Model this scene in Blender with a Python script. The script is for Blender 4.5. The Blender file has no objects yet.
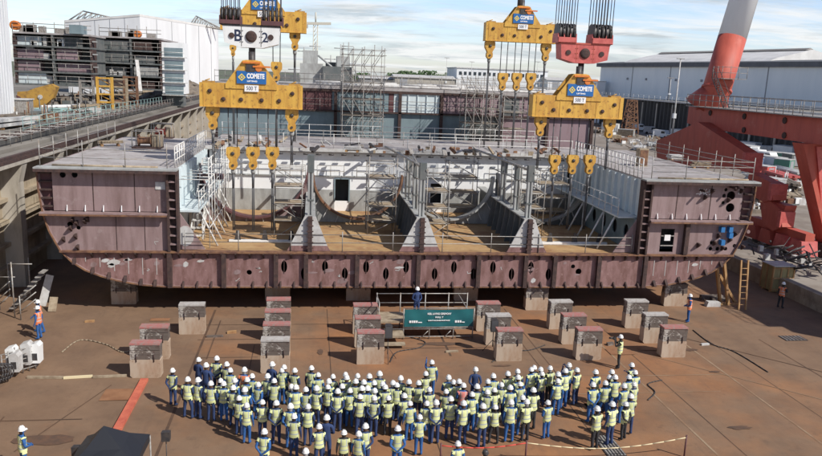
import bpy, bmesh, math, random
import numpy as np
from mathutils import Vector, Matrix, geometry
random.seed(7)
S = bpy.context.scene
COL = S.collection
PI = math.pi
# ------------------------------------------------------------------ camera numbers (measured on the place: dock axis = +y)
F_PX, H = 730.0, 14.5
TH, PT, YW = math.atan(.04), math.atan(151.7/730), math.atan(105.3/745.6)
FWD = Vector((math.sin(YW)*math.cos(PT), math.cos(YW)*math.cos(PT), -math.sin(PT)))
R0 = Vector((math.cos(YW), -math.sin(YW), 0)); U0 = R0.cross(FWD)
RR = math.cos(TH)*R0 + math.sin(TH)*U0
UU = -math.sin(TH)*R0 + math.cos(TH)*U0
CAM = Vector((0, 0, H))
def ray(u, v): return RR*((u-411)/F_PX) - UU*((v-228)/F_PX) + FWD
def onZ(u, v, z): r = ray(u, v); return CAM + r*((z-H)/r.z)
def onY(u, v, y): r = ray(u, v); return CAM + r*(y/r.y)
def onX(u, v, x): r = ray(u, v); return CAM + r*(x/r.x)

# ------------------------------------------------------------------ materials
MATS = {}
def mat(name, c1, c2=None, scale=2.0, rough=.7, metal=0.0, bump=0.0, lo=.4, hi=.62, streak=0.0, detail=6, c3=None, s3=6.0, l3=.55, h3=.7, rot=None):
    m = bpy.data.materials.new(name); m.use_nodes = True
    nt = m.node_tree; N = nt.nodes; L = nt.links
    b = N['Principled BSDF']; b.inputs['Roughness'].default_value = rough; b.inputs['Metallic'].default_value = metal
    b.inputs['Base Color'].default_value = (*c1, 1)
    if c2 or bump:
        tc = N.new('ShaderNodeTexCoord'); mp = N.new('ShaderNodeMapping'); L.new(tc.outputs['Object'], mp.inputs['Vector'])
        if streak: mp.inputs['Scale'].default_value = (1, 1, streak)
        if rot: mp.inputs['Scale'].default_value = rot
        nz = N.new('ShaderNodeTexNoise'); nz.inputs['Scale'].default_value = scale; nz.inputs['Detail'].default_value = detail; nz.inputs['Roughness'].default_value = .65
        L.new(mp.outputs[0], nz.inputs['Vector'])
        out = None
        if c2:
            mr = N.new('ShaderNodeMapRange'); mr.inputs[1].default_value = lo; mr.inputs[2].default_value = hi
            L.new(nz.outputs['Fac'], mr.inputs[0])
            mx = N.new('ShaderNodeMix'); mx.data_type = 'RGBA'; mx.inputs[6].default_value = (*c1, 1); mx.inputs[7].default_value = (*c2, 1)
            L.new(mr.outputs[0], mx.inputs[0]); out = mx.outputs[2]
            if c3:
                n3 = N.new('ShaderNodeTexNoise'); n3.inputs['Scale'].default_value = s3; n3.inputs['Detail'].default_value = 5; n3.inputs['Roughness'].default_value = .7
                L.new(tc.outputs['Object'], n3.inputs['Vector'])
                r3 = N.new('ShaderNodeMapRange'); r3.inputs[1].default_value = l3; r3.inputs[2].default_value = h3; L.new(n3.outputs['Fac'], r3.inputs[0])
                m3 = N.new('ShaderNodeMix'); m3.data_type = 'RGBA'; L.new(r3.outputs[0], m3.inputs[0]); L.new(out, m3.inputs[6]); m3.inputs[7].default_value = (*c3, 1); out = m3.outputs[2]
            L.new(out, b.inputs['Base Color'])
        if bump:
            bp = N.new('ShaderNodeBump'); bp.inputs['Strength'].default_value = bump; bp.inputs['Distance'].default_value = .05
            L.new(nz.outputs['Fac'], bp.inputs['Height']); L.new(bp.outputs[0], b.inputs['Normal'])
    MATS[name] = m; return m

mat('hull_primer', (.29,.205,.203), (.185,.12,.113), 2.0, .75, streak=.14, lo=.42, hi=.7, c3=(.34,.27,.265), s3=2.2, l3=.56, h3=.78, bump=.15)
mat('girder_red', (.27,.155,.147), (.165,.083,.072), 2.4, .75, streak=.3, c3=(.38,.25,.23), s3=4.5, l3=.6, h3=.74, bump=.15)
mat('rust_shaded', (.045,.028,.027), (.085,.048,.04), 4, .85)  # dark rust, with the stiffeners' self-shading put into the tone
mat('rust_edge', (.24,.125,.065), (.115,.055,.04), 3, .85)
mat('deck_grey', (.41,.385,.38), (.31,.28,.27), .7, .8, c3=(.20,.165,.15), s3=1.6, l3=.54, h3=.72)
mat('tank_top', (.44,.28,.13), (.30,.15,.068), .6, .85, lo=.45, hi=.7, c3=(.50,.36,.2), s3=1.8, l3=.56, h3=.72)
mat('white_paint', (.78,.79,.78), (.66,.66,.64), 1.2, .55, streak=.3, lo=.5, hi=.75)
mat('white_primer', (.84,.85,.85), (.66,.68,.68), 1.0, .65, streak=.35, lo=.52, hi=.75, c3=(.4,.33,.27), s3=3, l3=.66, h3=.8)
mat('grey_plate', (.40,.41,.40), (.28,.28,.27), 1.5, .7, streak=.4, c3=(.22,.15,.12), s3=3, l3=.64, h3=.78)
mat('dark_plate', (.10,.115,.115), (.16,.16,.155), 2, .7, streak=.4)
mat('blue_panel', (.60,.67,.69), (.46,.53,.56), 1.2, .65, streak=.3, lo=.45, hi=.7, c3=(.55,.6,.6), s3=2.2, l3=.62, h3=.75)
mat('slate_panel', (.205,.27,.295), (.15,.20,.225), 1.0, .7, streak=.3, lo=.45, hi=.7, c3=(.3,.36,.38), s3=1.8, l3=.62, h3=.78)
mat('mauve_panel', (.28,.20,.22), (.20,.13,.14), 1.0, .7, streak=.3, lo=.45, hi=.7)
mat('maroon_panel', (.14,.06,.062), (.10,.042,.045), 1.3, .7, streak=.3)
mat('scaffold', (.38,.38,.37), (.28,.24,.2), 5, .5, .35)
mat('rail_white', (.72,.73,.72), (.5,.47,.43), 5, .5)
mat('rail_grey', (.34,.33,.31), (.2,.17,.15), 5, .6)
mat('rail_green', (.32,.47,.45), (.22,.33,.32), 5, .6)
mat('board', (.38,.31,.22), (.24,.18,.12), 3, .85)
mat('timber', (.45,.27,.12), (.28,.15,.07), 2.5, .85, streak=.25)
mat('yellow', (.66,.39,.07), (.47,.23,.04), 2.4, .55, streak=.22, lo=.42, hi=.68, c3=(.22,.095,.035), s3=4.2, l3=.55, h3=.7, bump=.08)
mat('yellow_dirty', (.48,.28,.06), (.30,.165,.05), 1.6, .6, lo=.45, hi=.7, c3=(.16,.09,.05), s3=2.0, l3=.58, h3=.72)
mat('black_metal', (.035,.035,.04), (.07,.06,.055), 6, .5)
mat('wire', (.09,.09,.095), None, rough=.5, metal=.3)
mat('crane_red', (.50,.105,.07), (.38,.075,.052), 1.6, .6, streak=.16, lo=.42, hi=.72, c3=(.52,.17,.13), s3=.8, l3=.56, h3=.8)
mat('hook_red', (.60,.14,.12), (.46,.09,.08), 2.0, .5, c3=(.3,.08,.06), s3=3, l3=.6, h3=.75)
mat('crane_white', (.86,.87,.88), (.78,.79,.80), .8, .45, streak=.3, lo=.5, hi=.8)
mat('sign_blue', (.02,.13,.38), None, rough=.4)
mat('sign_white', (.85,.85,.85), None, rough=.5)
mat('sign_yellow', (.8,.6,.1), None, rough=.5)
mat('ink', (.02,.03,.07), None, rough=.6)
mat('concrete', (.40,.335,.245), (.25,.20,.145), .9, .9, streak=.35, lo=.42, hi=.66, c3=(.17,.13,.09), s3=.8, l3=.55, h3=.75, bump=.3)
mat('concrete_pale', (.44,.405,.35), (.29,.26,.215), 1.4, .9, streak=.3, lo=.45, hi=.7, bump=.2)
mat('block_concrete', (.46,.37,.285), (.36,.24,.16), 1.6, .9, streak=.4, lo=.42, hi=.68, c3=(.25,.15,.09), s3=2.6, l3=.58, h3=.75, bump=.3)
mat('block_timber', (.13,.105,.09), (.46,.43,.39), 2.6, .9, lo=.53, hi=.6, c3=(.09,.06,.05), s3=5, l3=.5, h3=.65, bump=.3)
mat('block_red', (.40,.15,.135), (.30,.24,.215), 4, .8, lo=.45, hi=.65)
mat('block_pale', (.46,.44,.42), (.35,.31,.28), 4, .8, lo=.45, hi=.65)
mat('hall_white', (.76,.77,.78), (.68,.69,.70), .3, .6, streak=.2)
mat('hall_line', (.3,.31,.33), None, rough=.8)
mat('hall_blue', (.85,.89,.90), (.78,.83,.85), .2, .6, streak=.2)
mat('roof_grey', (.16,.165,.175), (.13,.135,.14), .4, .8)
mat('roof_white', (.72,.71,.69), (.6,.59,.57), .25, .6)
mat('glass_dark', (.03,.04,.05), None, rough=.15)
mat('sheet_dark', (.085,.083,.08), (.05,.047,.045), .8, .8, streak=.12, lo=.4, hi=.65, c3=(.2,.17,.14), s3=.7, l3=.6, h3=.78)
mat('quay', (.22,.20,.175), (.15,.135,.115), .15, .95, c3=(.27,.25,.22), s3=.05, l3=.5, h3=.7)
mat('yard', (.27,.23,.19), (.20,.165,.135), .3, .95, c3=(.33,.30,.27), s3=.1, l3=.5, h3=.7)
mat('land', (.10,.125,.07), (.14,.14,.10), .02, .95)
mat('leaf', (.045,.085,.035), (.075,.12,.045), 1.5, .9)
mat('bark', (.12,.09,.06), None, rough=.9)
mat('joint_dark', (.075,.045,.03), (.13,.07,.04), .8, .95)
mat('joint_pale', (.33,.235,.15), (.24,.14,.08), .8, .95)
mat('stain', (.085,.055,.04), (.16,.085,.05), 2, .8, lo=.35, hi=.7)
mat('patch_plate', (.30,.15,.075), (.23,.105,.05), 1.2, .85)
mat('beam_coral', (.62,.17,.10), (.48,.11,.07), 2, .6)
mat('tent_black', (.02,.022,.028), None, rough=.5)
mat('banner_teal', (.010,.125,.135), (.012,.10,.12), .8, .55)
mat('pale_grey', (.56,.56,.55), (.44,.42,.4), 2, .6)
mat('orange', (.72,.22,.04), (.6,.17,.03), 3, .6)
mat('tyre', (.02,.02,.02), None, rough=.9)
mat('van_white', (.75,.76,.77), None, rough=.35)
mat('blue_paint', (.03,.17,.42), None, rough=.5)
mat('green_paint', (.10,.26,.2), None, rough=.6)
mat('rubble', (.2,.165,.13), (.12,.1,.085), 1.5, .95, bump=.5)
mat('crate_wood', (.34,.29,.14), (.24,.19,.09), 2, .8, streak=.3)
mat('rope_cream', (.70,.60,.38), None, rough=.8)
mat('rope_red', (.6,.07,.05), None, rough=.7)
mat('crane_thin', (.55,.53,.45), None, rough=.6)
# people
mat('cloth_navy', (.022,.042,.115), (.03,.055,.15), 8, .85)
mat('cloth_blue', (.03,.125,.36), (.025,.09,.27), 8, .85)
mat('cloth_black', (.02,.02,.023), (.035,.035,.04), 8, .85)
mat('cloth_white', (.6,.62,.66), (.5,.52,.58), 8, .85)
mat('cloth_orange', (.75,.19,.05), (.62,.14,.04), 8, .85)
mat('cloth_rust', (.5,.09,.05), None, rough=.85)
mat('skin', (.50,.29,.2), (.42,.22,.15), 8, .6)
mat('boots', (.03,.025,.022), None, rough=.7)
mat('reflect', (.62,.64,.62), None, rough=.4)
mat('helmet_white', (.84,.84,.82), None, rough=.35)
mat('hair_dark', (.03,.02,.015), None, rough=.7)
mat('hair_brown', (.11,.06,.03), None, rough=.7)
mat('hair_grey', (.3,.29,.28), None, rough=.7)
mat('lip', (.3,.08,.07), None, rough=.6)

def vest_mat(name, base, band):
    m = bpy.data.materials.new(name); m.use_nodes = True; nt = m.node_tree; N = nt.nodes; L = nt.links
    b = N['Principled BSDF']; b.inputs['Roughness'].default_value = .75
    tc = N.new('ShaderNodeTexCoord'); sp = N.new('ShaderNodeSeparateXYZ'); L.new(tc.outputs['Object'], sp.inputs[0])
    def cmp(sock, c, e):
        n = N.new('ShaderNodeMath'); n.operation = 'COMPARE'; L.new(sock, n.inputs[0]); n.inputs[1].default_value = c; n.inputs[2].default_value = e; return n.outputs[0]
    ab = N.new('ShaderNodeMath'); ab.operation = 'ABSOLUTE'; L.new(sp.outputs[0], ab.inputs[0])
    h1 = cmp(sp.outputs[2], 1.05, .024); h2 = cmp(sp.outputs[2], 1.22, .02); v = cmp(ab.outputs[0], .105, .02)
    gt = N.new('ShaderNodeMath'); gt.operation = 'GREATER_THAN'; L.new(sp.outputs[2], gt.inputs[0]); gt.inputs[1].default_value = 1.22
    mu = N.new('ShaderNodeMath'); mu.operation = 'MULTIPLY'; L.new(v, mu.inputs[0]); L.new(gt.outputs[0], mu.inputs[1])
    a1 = N.new('ShaderNodeMath'); a1.operation = 'MAXIMUM'; L.new(h1, a1.inputs[0]); L.new(h2, a1.inputs[1])
    a2 = N.new('ShaderNodeMath'); a2.operation = 'MAXIMUM'; L.new(a1.outputs[0], a2.inputs[0]); L.new(mu.outputs[0], a2.inputs[1])
    nz = N.new('ShaderNodeTexNoise'); nz.inputs['Scale'].default_value = 14; L.new(tc.outputs['Object'], nz.inputs['Vector'])
    oi = N.new('ShaderNodeObjectInfo')
    hs = N.new('ShaderNodeHueSaturation'); hs.inputs['Color'].default_value = (*base, 1)
    mr = N.new('ShaderNodeMapRange'); mr.inputs[3].default_value = .82; mr.inputs[4].default_value = 1.12; L.new(oi.outputs['Random'], mr.inputs[0]); L.new(mr.outputs[0], hs.inputs['Value'])
    mr2 = N.new('ShaderNodeMapRange'); mr2.inputs[3].default_value = .75; mr2.inputs[4].default_value = 1.1; L.new(nz.outputs['Fac'], mr2.inputs[0]); L.new(mr2.outputs[0], hs.inputs['Saturation'])
    mx = N.new('ShaderNodeMix'); mx.data_type = 'RGBA'; L.new(a2.outputs[0], mx.inputs[0]); L.new(hs.outputs[0], mx.inputs[6]); mx.inputs[7].default_value = (*band, 1)
    L.new(mx.outputs[2], b.inputs['Base Color']); MATS[name] = m
vest_mat('vest_yellow', (.66,.71,.32), (.36,.40,.40))
vest_mat('vest_orange', (.82,.20,.05), (.45,.45,.42))
vest_mat('vest_coral', (.82,.24,.2), (.5,.4,.36))

# dock floor: rusty middle, duller grey brown towards the right
def floor_mat():
    m = bpy.data.materials.new('dock_floor'); m.use_nodes = True; nt = m.node_tree; N = nt.nodes; L = nt.links
    b = N['Principled BSDF']; b.inputs['Roughness'].default_value = .88
    tc = N.new('ShaderNodeTexCoord'); sp = N.new('ShaderNodeSeparateXYZ'); L.new(tc.outputs['Object'], sp.inputs[0])
    def noise(s, d=6, r=.65, vec=None):
        n = N.new('ShaderNodeTexNoise'); n.inputs['Scale'].default_value = s; n.inputs['Detail'].default_value = d; n.inputs['Roughness'].default_value = r
        L.new(vec or tc.outputs['Object'], n.inputs['Vector']); return n.outputs['Fac']
    def rng(s, a, c, o0=0., o1=1.):
        n = N.new('ShaderNodeMapRange'); n.inputs[1].default_value = a; n.inputs[2].default_value = c; n.inputs[3].default_value = o0; n.inputs[4].default_value = o1; L.new(s, n.inputs[0]); return n.outputs[0]
    def mix(f, a, c):
        n = N.new('ShaderNodeMix'); n.data_type = 'RGBA'; L.new(f, n.inputs[0])
        for k, x in ((6, a), (7, c)):
            if isinstance(x, tuple): n.inputs[k].default_value = (*x, 1)
            else: L.new(x, n.inputs[k])
        return n.outputs[2]
    def math_(op, a, c):
        n = N.new('ShaderNodeMath'); n.operation = op
        for k, x in ((0, a), (1, c)):
            if isinstance(x, (int, float)): n.inputs[k].default_value = x
            else: L.new(x, n.inputs[k])
        return n.outputs[0]
    nb = noise(.13, 4)
    rusty = mix(rng(noise(.5), .38, .66), (.47,.19,.058), (.31,.115,.038))
    dull = mix(rng(noise(.45), .38, .66), (.21,.14,.09), (.15,.10,.066))
    # how rusty: strongest in the rows of blocks (y 33..42, x -3..14)
    fx = rng(math_('ABSOLUTE', math_('SUBTRACT', sp.outputs[0], 4.0), 0), 19, 8)
    fy = rng(sp.outputs[1], 28, 36, .3, 1.)
    f = math_('ADD', math_('MULTIPLY', fx, fy), rng(nb, .3, .7, -.35, .35))
    f = math_('MINIMUM', math_('MAXIMUM', f, 0.08), .95)
    c = mix(f, dull, rusty)
    c = mix(rng(noise(1.7, 8, .75), .56, .74, 0, .55), c, (.10,.062,.042))
    c = mix(rng(noise(3.1, 8, .8), .62, .78, 0, .5), c, (.34,.21,.12))
    # drag marks along the dock
    mp = N.new('ShaderNodeMapping'); mp.inputs['Scale'].default_value = (2.2, .18, 1); L.new(tc.outputs['Object'], mp.inputs['Vector'])
    c = mix(rng(noise(1., 6, .7, mp.outputs[0]), .56, .75, 0, .45), c, (.12,.078,.055))
    L.new(c, b.inputs['Base Color'])
    bp = N.new('ShaderNodeBump'); bp.inputs['Strength'].default_value = .25; bp.inputs['Distance'].default_value = .03; L.new(noise(6, 8, .7), bp.inputs['Height']); L.new(bp.outputs[0], b.inputs['Normal'])
    MATS['dock_floor'] = m
floor_mat()

# ------------------------------------------------------------------ mesh builder
LOC = {}
class MB:
    def __init__(s): s.v = []; s.f = []; s.m = []; s.s = []
    def add(s, vs, fs, m=0, sm=False):
        o = len(s.v); s.v += [tuple(x) for x in vs]
        for f in fs: s.f.append([i+o for i in f]); s.m.append(m); s.s.append(sm)
    def box(s, a, b, m=0):
        x0,y0,z0 = a; x1,y1,z1 = b
        s.add([(x0,y0,z0),(x1,y0,z0),(x1,y1,z0),(x0,y1,z0),(x0,y0,z1),(x1,y0,z1),(x1,y1,z1),(x0,y1,z1)],
              [(0,3,2,1),(4,5,6,7),(0,1,5,4),(1,2,6,5),(2,3,7,6),(3,0,4,7)], m); return s
    def bar(s, p, q, w, h, m=0, up=(0,0,1)):
        p = Vector(p); q = Vector(q); d = (q-p).normalized(); up = Vector(up)
        if abs(d.dot(up)) > .98: up = Vector((0,1,0)) if abs(d.y) < .9 else Vector((1,0,0))
        r = d.cross(up).normalized()*w/2; u = r.cross(d).normalized()*h/2
        vs = [c+a*r+b*u for c in (p,q) for a,b in ((-1,-1),(1,-1),(1,1),(-1,1))]
        s.add(vs, [(0,1,2,3),(7,6,5,4),(0,4,5,1),(1,5,6,2),(2,6,7,3),(3,7,4,0)], m); return s
    def tube(s, p, q, r, n=6, m=0, r2=None, cap=True, sm=True):
        p = Vector(p); q = Vector(q); d = (q-p).normalized(); r2 = r if r2 is None else r2
        a = d.orthogonal().normalized(); b = d.cross(a)
        vs = []
        for c, rr in ((p,r),(q,r2)):
            for k in range(n):
                t = 2*PI*k/n; vs.append(c + (a*math.cos(t)+b*math.sin(t))*rr)
        s.add(vs, [(k,(k+1)%n,n+(k+1)%n,n+k) for k in range(n)], m, sm)
        if cap: s.add(vs, [tuple(range(n-1,-1,-1)), tuple(range(n,2*n))], m)
        return s
    def path(s, pts, r, n=6, m=0):
        for a, b in zip(pts, pts[1:]): s.tube(a, b, r, n, m)
        return s
    def prism(s, poly, ax, a, b, m=0):
        def P(p, t): return {'x': (t,p[0],p[1]), 'y': (p[0],t,p[1]), 'z': (p[0],p[1],t)}[ax]
        n = len(poly)
        s.add([P(p,a) for p in poly]+[P(p,b) for p in poly],
              [tuple(range(n-1,-1,-1)), tuple(range(n,2*n))]+[(i,(i+1)%n,n+(i+1)%n,n+i) for i in range(n)], m); return s
    def plate(s, outer, holes, ax, a, b, m=0, mh=None):
        def P(p, t): return {'x': (t,p[0],p[1]), 'y': (p[0],t,p[1]), 'z': (p[0],p[1],t)}[ax]
        loops = [outer]+holes
        tri = geometry.tessellate_polygon([[Vector((p[0],p[1],0)) for p in l] for l in loops])
        flat = [p for l in loops for p in l]; n = len(flat)
        s.add([P(p,a) for p in flat]+[P(p,b) for p in flat], [tuple(t) for t in tri]+[tuple(i+n for i in reversed(t)) for t in tri], m)
        for li, l in enumerate(loops):
            k = len(l); s.add([P(p,a) for p in l]+[P(p,b) for p in l], [(i,(i+1)%k,k+(i+1)%k,k+i) for i in range(k)], m if (li == 0 or mh is None) else mh)
        return s
    def lathe(s, prof, c, n=12, m=0, ax='z', sm=True):
        vs = []
        for r, z in prof:
            for k in range(n):
                t = 2*PI*k/n; x, y = r*math.cos(t), r*math.sin(t)
                o = {'z': (x,y,z), 'x': (z,x,y), 'y': (x,z,y)}[ax]
                vs.append((c[0]+o[0], c[1]+o[1], c[2]+o[2]))
        fs = [(i*n+k, i*n+(k+1)%n, (i+1)*n+(k+1)%n, (i+1)*n+k) for i in range(len(prof)-1) for k in range(n)]
        s.add(vs, fs, m, sm); s.add(vs, [tuple(range(n-1,-1,-1)), tuple(range((len(prof)-1)*n, len(prof)*n))], m); return s
    def ball(s, c, r, m=0, sc=(1,1,1), n=10, k=6):
        vs = []; fs = []
        for i in range(k+1):
            a = PI*i/k
            for j in range(n):
                t = 2*PI*j/n; vs.append((c[0]+r*sc[0]*math.sin(a)*math.cos(t), c[1]+r*sc[1]*math.sin(a)*math.sin(t), c[2]+r*sc[2]*math.cos(a)))
        for i in range(k):
            for j in range(n): fs.append((i*n+j, i*n+(j+1)%n, (i+1)*n+(j+1)%n, (i+1)*n+j))
        s.add(vs, fs, m, True); return s
    def build(s, name, mats, parent=None):
        if isinstance(mats, str): mats = [mats]
        if parent is not None:
            ps = s.pieces()
            if 1 < len(ps) <= 100:
                out = [p._build(name, mats, parent) for p in ps]; return out[0]
        return s._build(name, mats, parent)
    def pieces(s):
        n = len(s.v); V = np.array(s.v); par = list(range(n))
        def find(a):
            while par[a] != a: par[a] = par[par[a]]; a = par[a]
            return a
        for f in s.f:
            r = find(f[0])
            for i in f[1:]: par[find(i)] = r
        roots = {}; isl = np.array([roots.setdefault(find(i), len(roots)) for i in range(n)]); k = len(roots)
        if k < 2 or k > 1500: return [s]
        lo = np.full((k,3),np.inf); hi = np.full((k,3),-np.inf); np.minimum.at(lo,isl,V); np.maximum.at(hi,isl,V)
        sz = (hi-lo).max(1); gap = np.maximum(0,np.maximum(lo[:,None]-hi[None],lo[None]-hi[:,None])); near = np.sqrt((gap**2).sum(2)) <= np.maximum(.019,.49*np.maximum(sz[:,None],sz[None]))
        lab = -np.ones(k,int); c = 0
        for i in range(k):
            if lab[i] >= 0: continue
            st = [i]; lab[i] = c
            while st:
                a = st.pop()
                for b in np.nonzero(near[a] & (lab < 0))[0]: lab[b] = c; st.append(b)
            c += 1
        if c < 2: return [s]
        out = []
        for q in range(c):
            m = MB(); mp = {}
            for f, mi, sm in zip(s.f, s.m, s.s):
                if lab[isl[f[0]]] != q: continue
                for i in f:
                    if i not in mp: mp[i] = len(m.v); m.v.append(s.v[i])
                m.f.append([mp[i] for i in f]); m.m.append(mi); m.s.append(sm)
            out.append(m)
        return out
    def _build(s, name, mats, parent=None):
        if parent is not None: org = LOC[parent.name]
        else:
            xs = [v[0] for v in s.v]; ys = [v[1] for v in s.v]; zs = [v[2] for v in s.v]
            org = Vector(((min(xs)+max(xs))/2, (min(ys)+max(ys))/2, min(zs)))
        me = bpy.data.meshes.new(name); me.from_pydata([(v[0]-org.x, v[1]-org.y, v[2]-org.z) for v in s.v], [], s.f)
        for mm in mats: me.materials.append(MATS[mm])
        me.polygons.foreach_set('material_index', s.m); me.polygons.foreach_set('use_smooth', s.s)
        bm = bmesh.new(); bm.from_mesh(me); bmesh.ops.remove_doubles(bm, verts=bm.verts, dist=1e-5); bmesh.ops.recalc_face_normals(bm, faces=bm.faces); bm.to_mesh(me); bm.free()
        o = bpy.data.objects.new(name, me); COL.objects.link(o)
        if parent is not None: o.parent = parent
        else: o.location = org
        LOC[o.name] = org; return o

def tag(o, label, cat, group=None):
    o['label'] = label; o['category'] = cat
    if group: o['group'] = group
    return o
def thing(name, label, cat, loc, group=None):
    o = bpy.data.objects.new(name, None); COL.objects.link(o); o.location = loc; o.empty_display_size = .3
    LOC[o.name] = Vector(loc); return tag(o, label, cat, group)
def struct(o): o['kind'] = 'structure'; return o
def dup(root, loc, label, rz=None):
    r = root.copy(); COL.objects.link(r); r.location = loc; r['label'] = label
    if rz is not None: r.rotation_euler.z = rz
    for ch in root.children:
        c = ch.copy(); COL.objects.link(c); c.parent = r
        for g in ch.children:
            d = g.copy(); COL.objects.link(d); d.parent = c
    LOC[r.name] = Vector(loc); return r
def text(name, body, m, parent, loc, size, rot=(PI/2,0,0), sx=1.0, bold=0.0, fit=None):
    cu = bpy.data.curves.new(name, 'FONT'); cu.body = body; cu.size = size; cu.align_x = 'CENTER'; cu.align_y = 'CENTER'; cu.extrude = .006; cu.offset = bold
    t = bpy.data.objects.new(name+'_tmp', cu); COL.objects.link(t); bpy.context.view_layer.update()
    me = bpy.data.meshes.new_from_object(t.evaluated_get(bpy.context.evaluated_depsgraph_get())); bpy.data.objects.remove(t)
    w = max(v.co.x for v in me.vertices)-min(v.co.x for v in me.vertices)
    if fit: sx = fit/w
    org = LOC[parent.name]
    me.transform(Matrix.Translation(Vector(loc)-org) @ Matrix.Rotation(rot[2],4,'Z') @ Matrix.Rotation(rot[0],4,'X') @ Matrix.Diagonal((sx,1,1,1)))
    me.materials.clear(); me.materials.append(MATS[m])
    o = bpy.data.objects.new(name, me); COL.objects.link(o); o.parent = parent; LOC[o.name] = org; return o
def circ(cx, cz, rx, rz=None, n=16): rz = rx if rz is None else rz; return [(cx+rx*math.cos(2*PI*k/n), cz+rz*math.sin(2*PI*k/n)) for k in range(n)]

# ------------------------------------------------------------------ setting: ground
XW, XE, XS = -18.5, 34.3, 98.0          # left dock wall, low ledge on the right, sheet-pile wall
ZQ, ZY, ZR = 8.8, 1.1, 10.4             # left quay, right yard, right quay
struct(MB().box((XW-2,-25,-.5),(XE,281,0)).build('dock_floor','dock_floor'))
struct(MB().box((XE,-25,-.5),(XS+1,281,ZY)).build('yard_ground','yard'))
struct(MB().box((-400,-25,7.8),(XW-1.2,286,ZQ)).build('quay_ground','quay'))
struct(MB().box((XS+.6,-25,8.9),(460,286,ZR)).build('quay_ground','quay'))
struct(MB().box((-2500,287,7),(2500,4500,8.6)).build('land','land'))
mb = MB()
def strip(p, q, w, m, z=.004):
    p = Vector((p[0],p[1],0)); q = Vector((q[0],q[1],0)); d = (q-p).normalized(); r = Vector((-d.y,d.x,0))*w/2
    mb.add([(*(c.xy),z) for c in (p-r,q-r,q+r,p+r)], [(0,1,2,3)], m)
for x, y0, y1, w, m in ((-5.7,20,44,.13,0),(-5.15,36,42,.08,0),(16.43,15,38,.10,1),(12.3,15,33,.08,1),(7.5,36,44,.12,0),(21.5,18,40,.10,1),(11.9,20,40,.06,0),(12.5,28,44,.06,0),(-12.5,20,30,.07,0),(26.5,15,38,.09,0),(1.1,28,44,.05,0),(17.6,24,41,.06,0),(23.2,22,38,.05,0),(5.2,18,30,.05,0),(-2.9,30,38,.05,0)):
    strip((x,y0),(x,y1),w,m, .004 if m == 0 else .008)
for y, x0, x1, w, m in ((29.6,-18,-9.3,.08,0),(33.2,12.3,16.4,.05,1),(38.8,-6,2,.06,0),(36.2,-5.7,-2.6,.05,0),(41.2,-8,2,.05,0),(31.0,12.3,20,.05,1),(37.2,4,10,.05,0),(33.0,16.4,21.5,.05,1),(24.3,8,16,.05,0)):
    strip((x0,y),(x1,y),w,m,.012)
strip((22,38.2),(29.5,30.5),.07,0,.016); strip((18.6,35.6),(27,27.5),.05,1,.016); strip((-9,33),(-11,27),.05,0,.016)
struct(mb.build('floor_joints',['joint_dark','joint_pale']))
mb = MB()
def blob(cx, cy, rx, ry, z, m=0, n=18, sd=0):
    rnd = random.Random(sd); pts = [(cx+rx*(.75+.5*rnd.random())*math.cos(2*PI*k/n), cy+ry*(.75+.5*rnd.random())*math.sin(2*PI*k/n), z) for k in range(n)]
    mb.add(pts, [tuple(range(n))], m)
for i, (u, v, rx, ry) in enumerate(((440,344,1.1,.25),(502,366,.5,.12),(740,428,.5,.18),(45,440,1.2,.4),(470,402,.35,.15),(320,352,.15,.4),(225,398,.3,.4),(715,372,.3,.12),(600,402,.2,.15),(690,350,.5,.2))):
    p = onZ(u, v, 0); blob(p.x, p.y, rx, ry, .020+i*.0005, sd=i)
struct(mb.build('floor_stains','stain'))
mb = MB()
for u, v, w, h in ((605,408,1.7,.9),(375,310,1.2,.5),(650,349,1.3,.5),(160,320,1.1,.5),(620,352,1.4,.9),(120,395,1.5,1.2),(590,405,1.,.7)):
    p = onZ(u, v, 0); mb.add([(p.x-w/2,p.y-h/2,.03),(p.x+w/2,p.y-h/2,.03),(p.x+w/2,p.y+h/2,.03),(p.x-w/2,p.y+h/2,.03)], [(0,1,2,3)])
struct(mb.build('floor_patches','patch_plate'))
def grate(u, v, w, h, lab):
    p = onZ(u, v, 0); g = MB().box((p.x-w/2,p.y-h/2,0),(p.x+w/2,p.y+h/2,.035))
    for k in range(6): g.box((p.x-w/2+.05+k*w/6,p.y-h/2+.04,.035),(p.x-w/2+.05+k*w/6+.06,p.y+h/2-.04,.05),1)
    tag(g.build('drain_grate',['black_metal','rail_grey']), lab, 'drain', 'drain grates in the dock floor')
grate(793,338.5,1.4,.8,'dark drain grate in the dock floor near the shadowed ledge')
grate(609,446,.8,1.7,'dark drain grate beside the separate group of standing workers')

# ------------------------------------------------------------------ hull block
Y0 = 43.5; XC = 6.62
def mir(x): return 2*XC-x
XI = -7.95; XJ = mir(XI)                 # inner edges of wings (posts)
ZT, ZM, ZB, ZK = 8.65, 6.05, 3.75, 1.57  # deck, stringer, tank top, keel
sh = thing('ship_section', 'open mauve ship hull section with raised side wings standing on blocks', 'ship section', (XC,Y0,ZK))
curve = [(-15.39,ZT),(-15.36,7.34),(-15.2,5.95),(-14.9,4.9),(-14.35,3.75),(-13.75,3.1),(-13.04,2.6),(-12.2,2.25),(-11.3,1.98),(-10.0,1.72),(-8.6,1.6),(-7.2,ZK)]
rcurve = [(mir(x),z) for x,z in curve]
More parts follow.
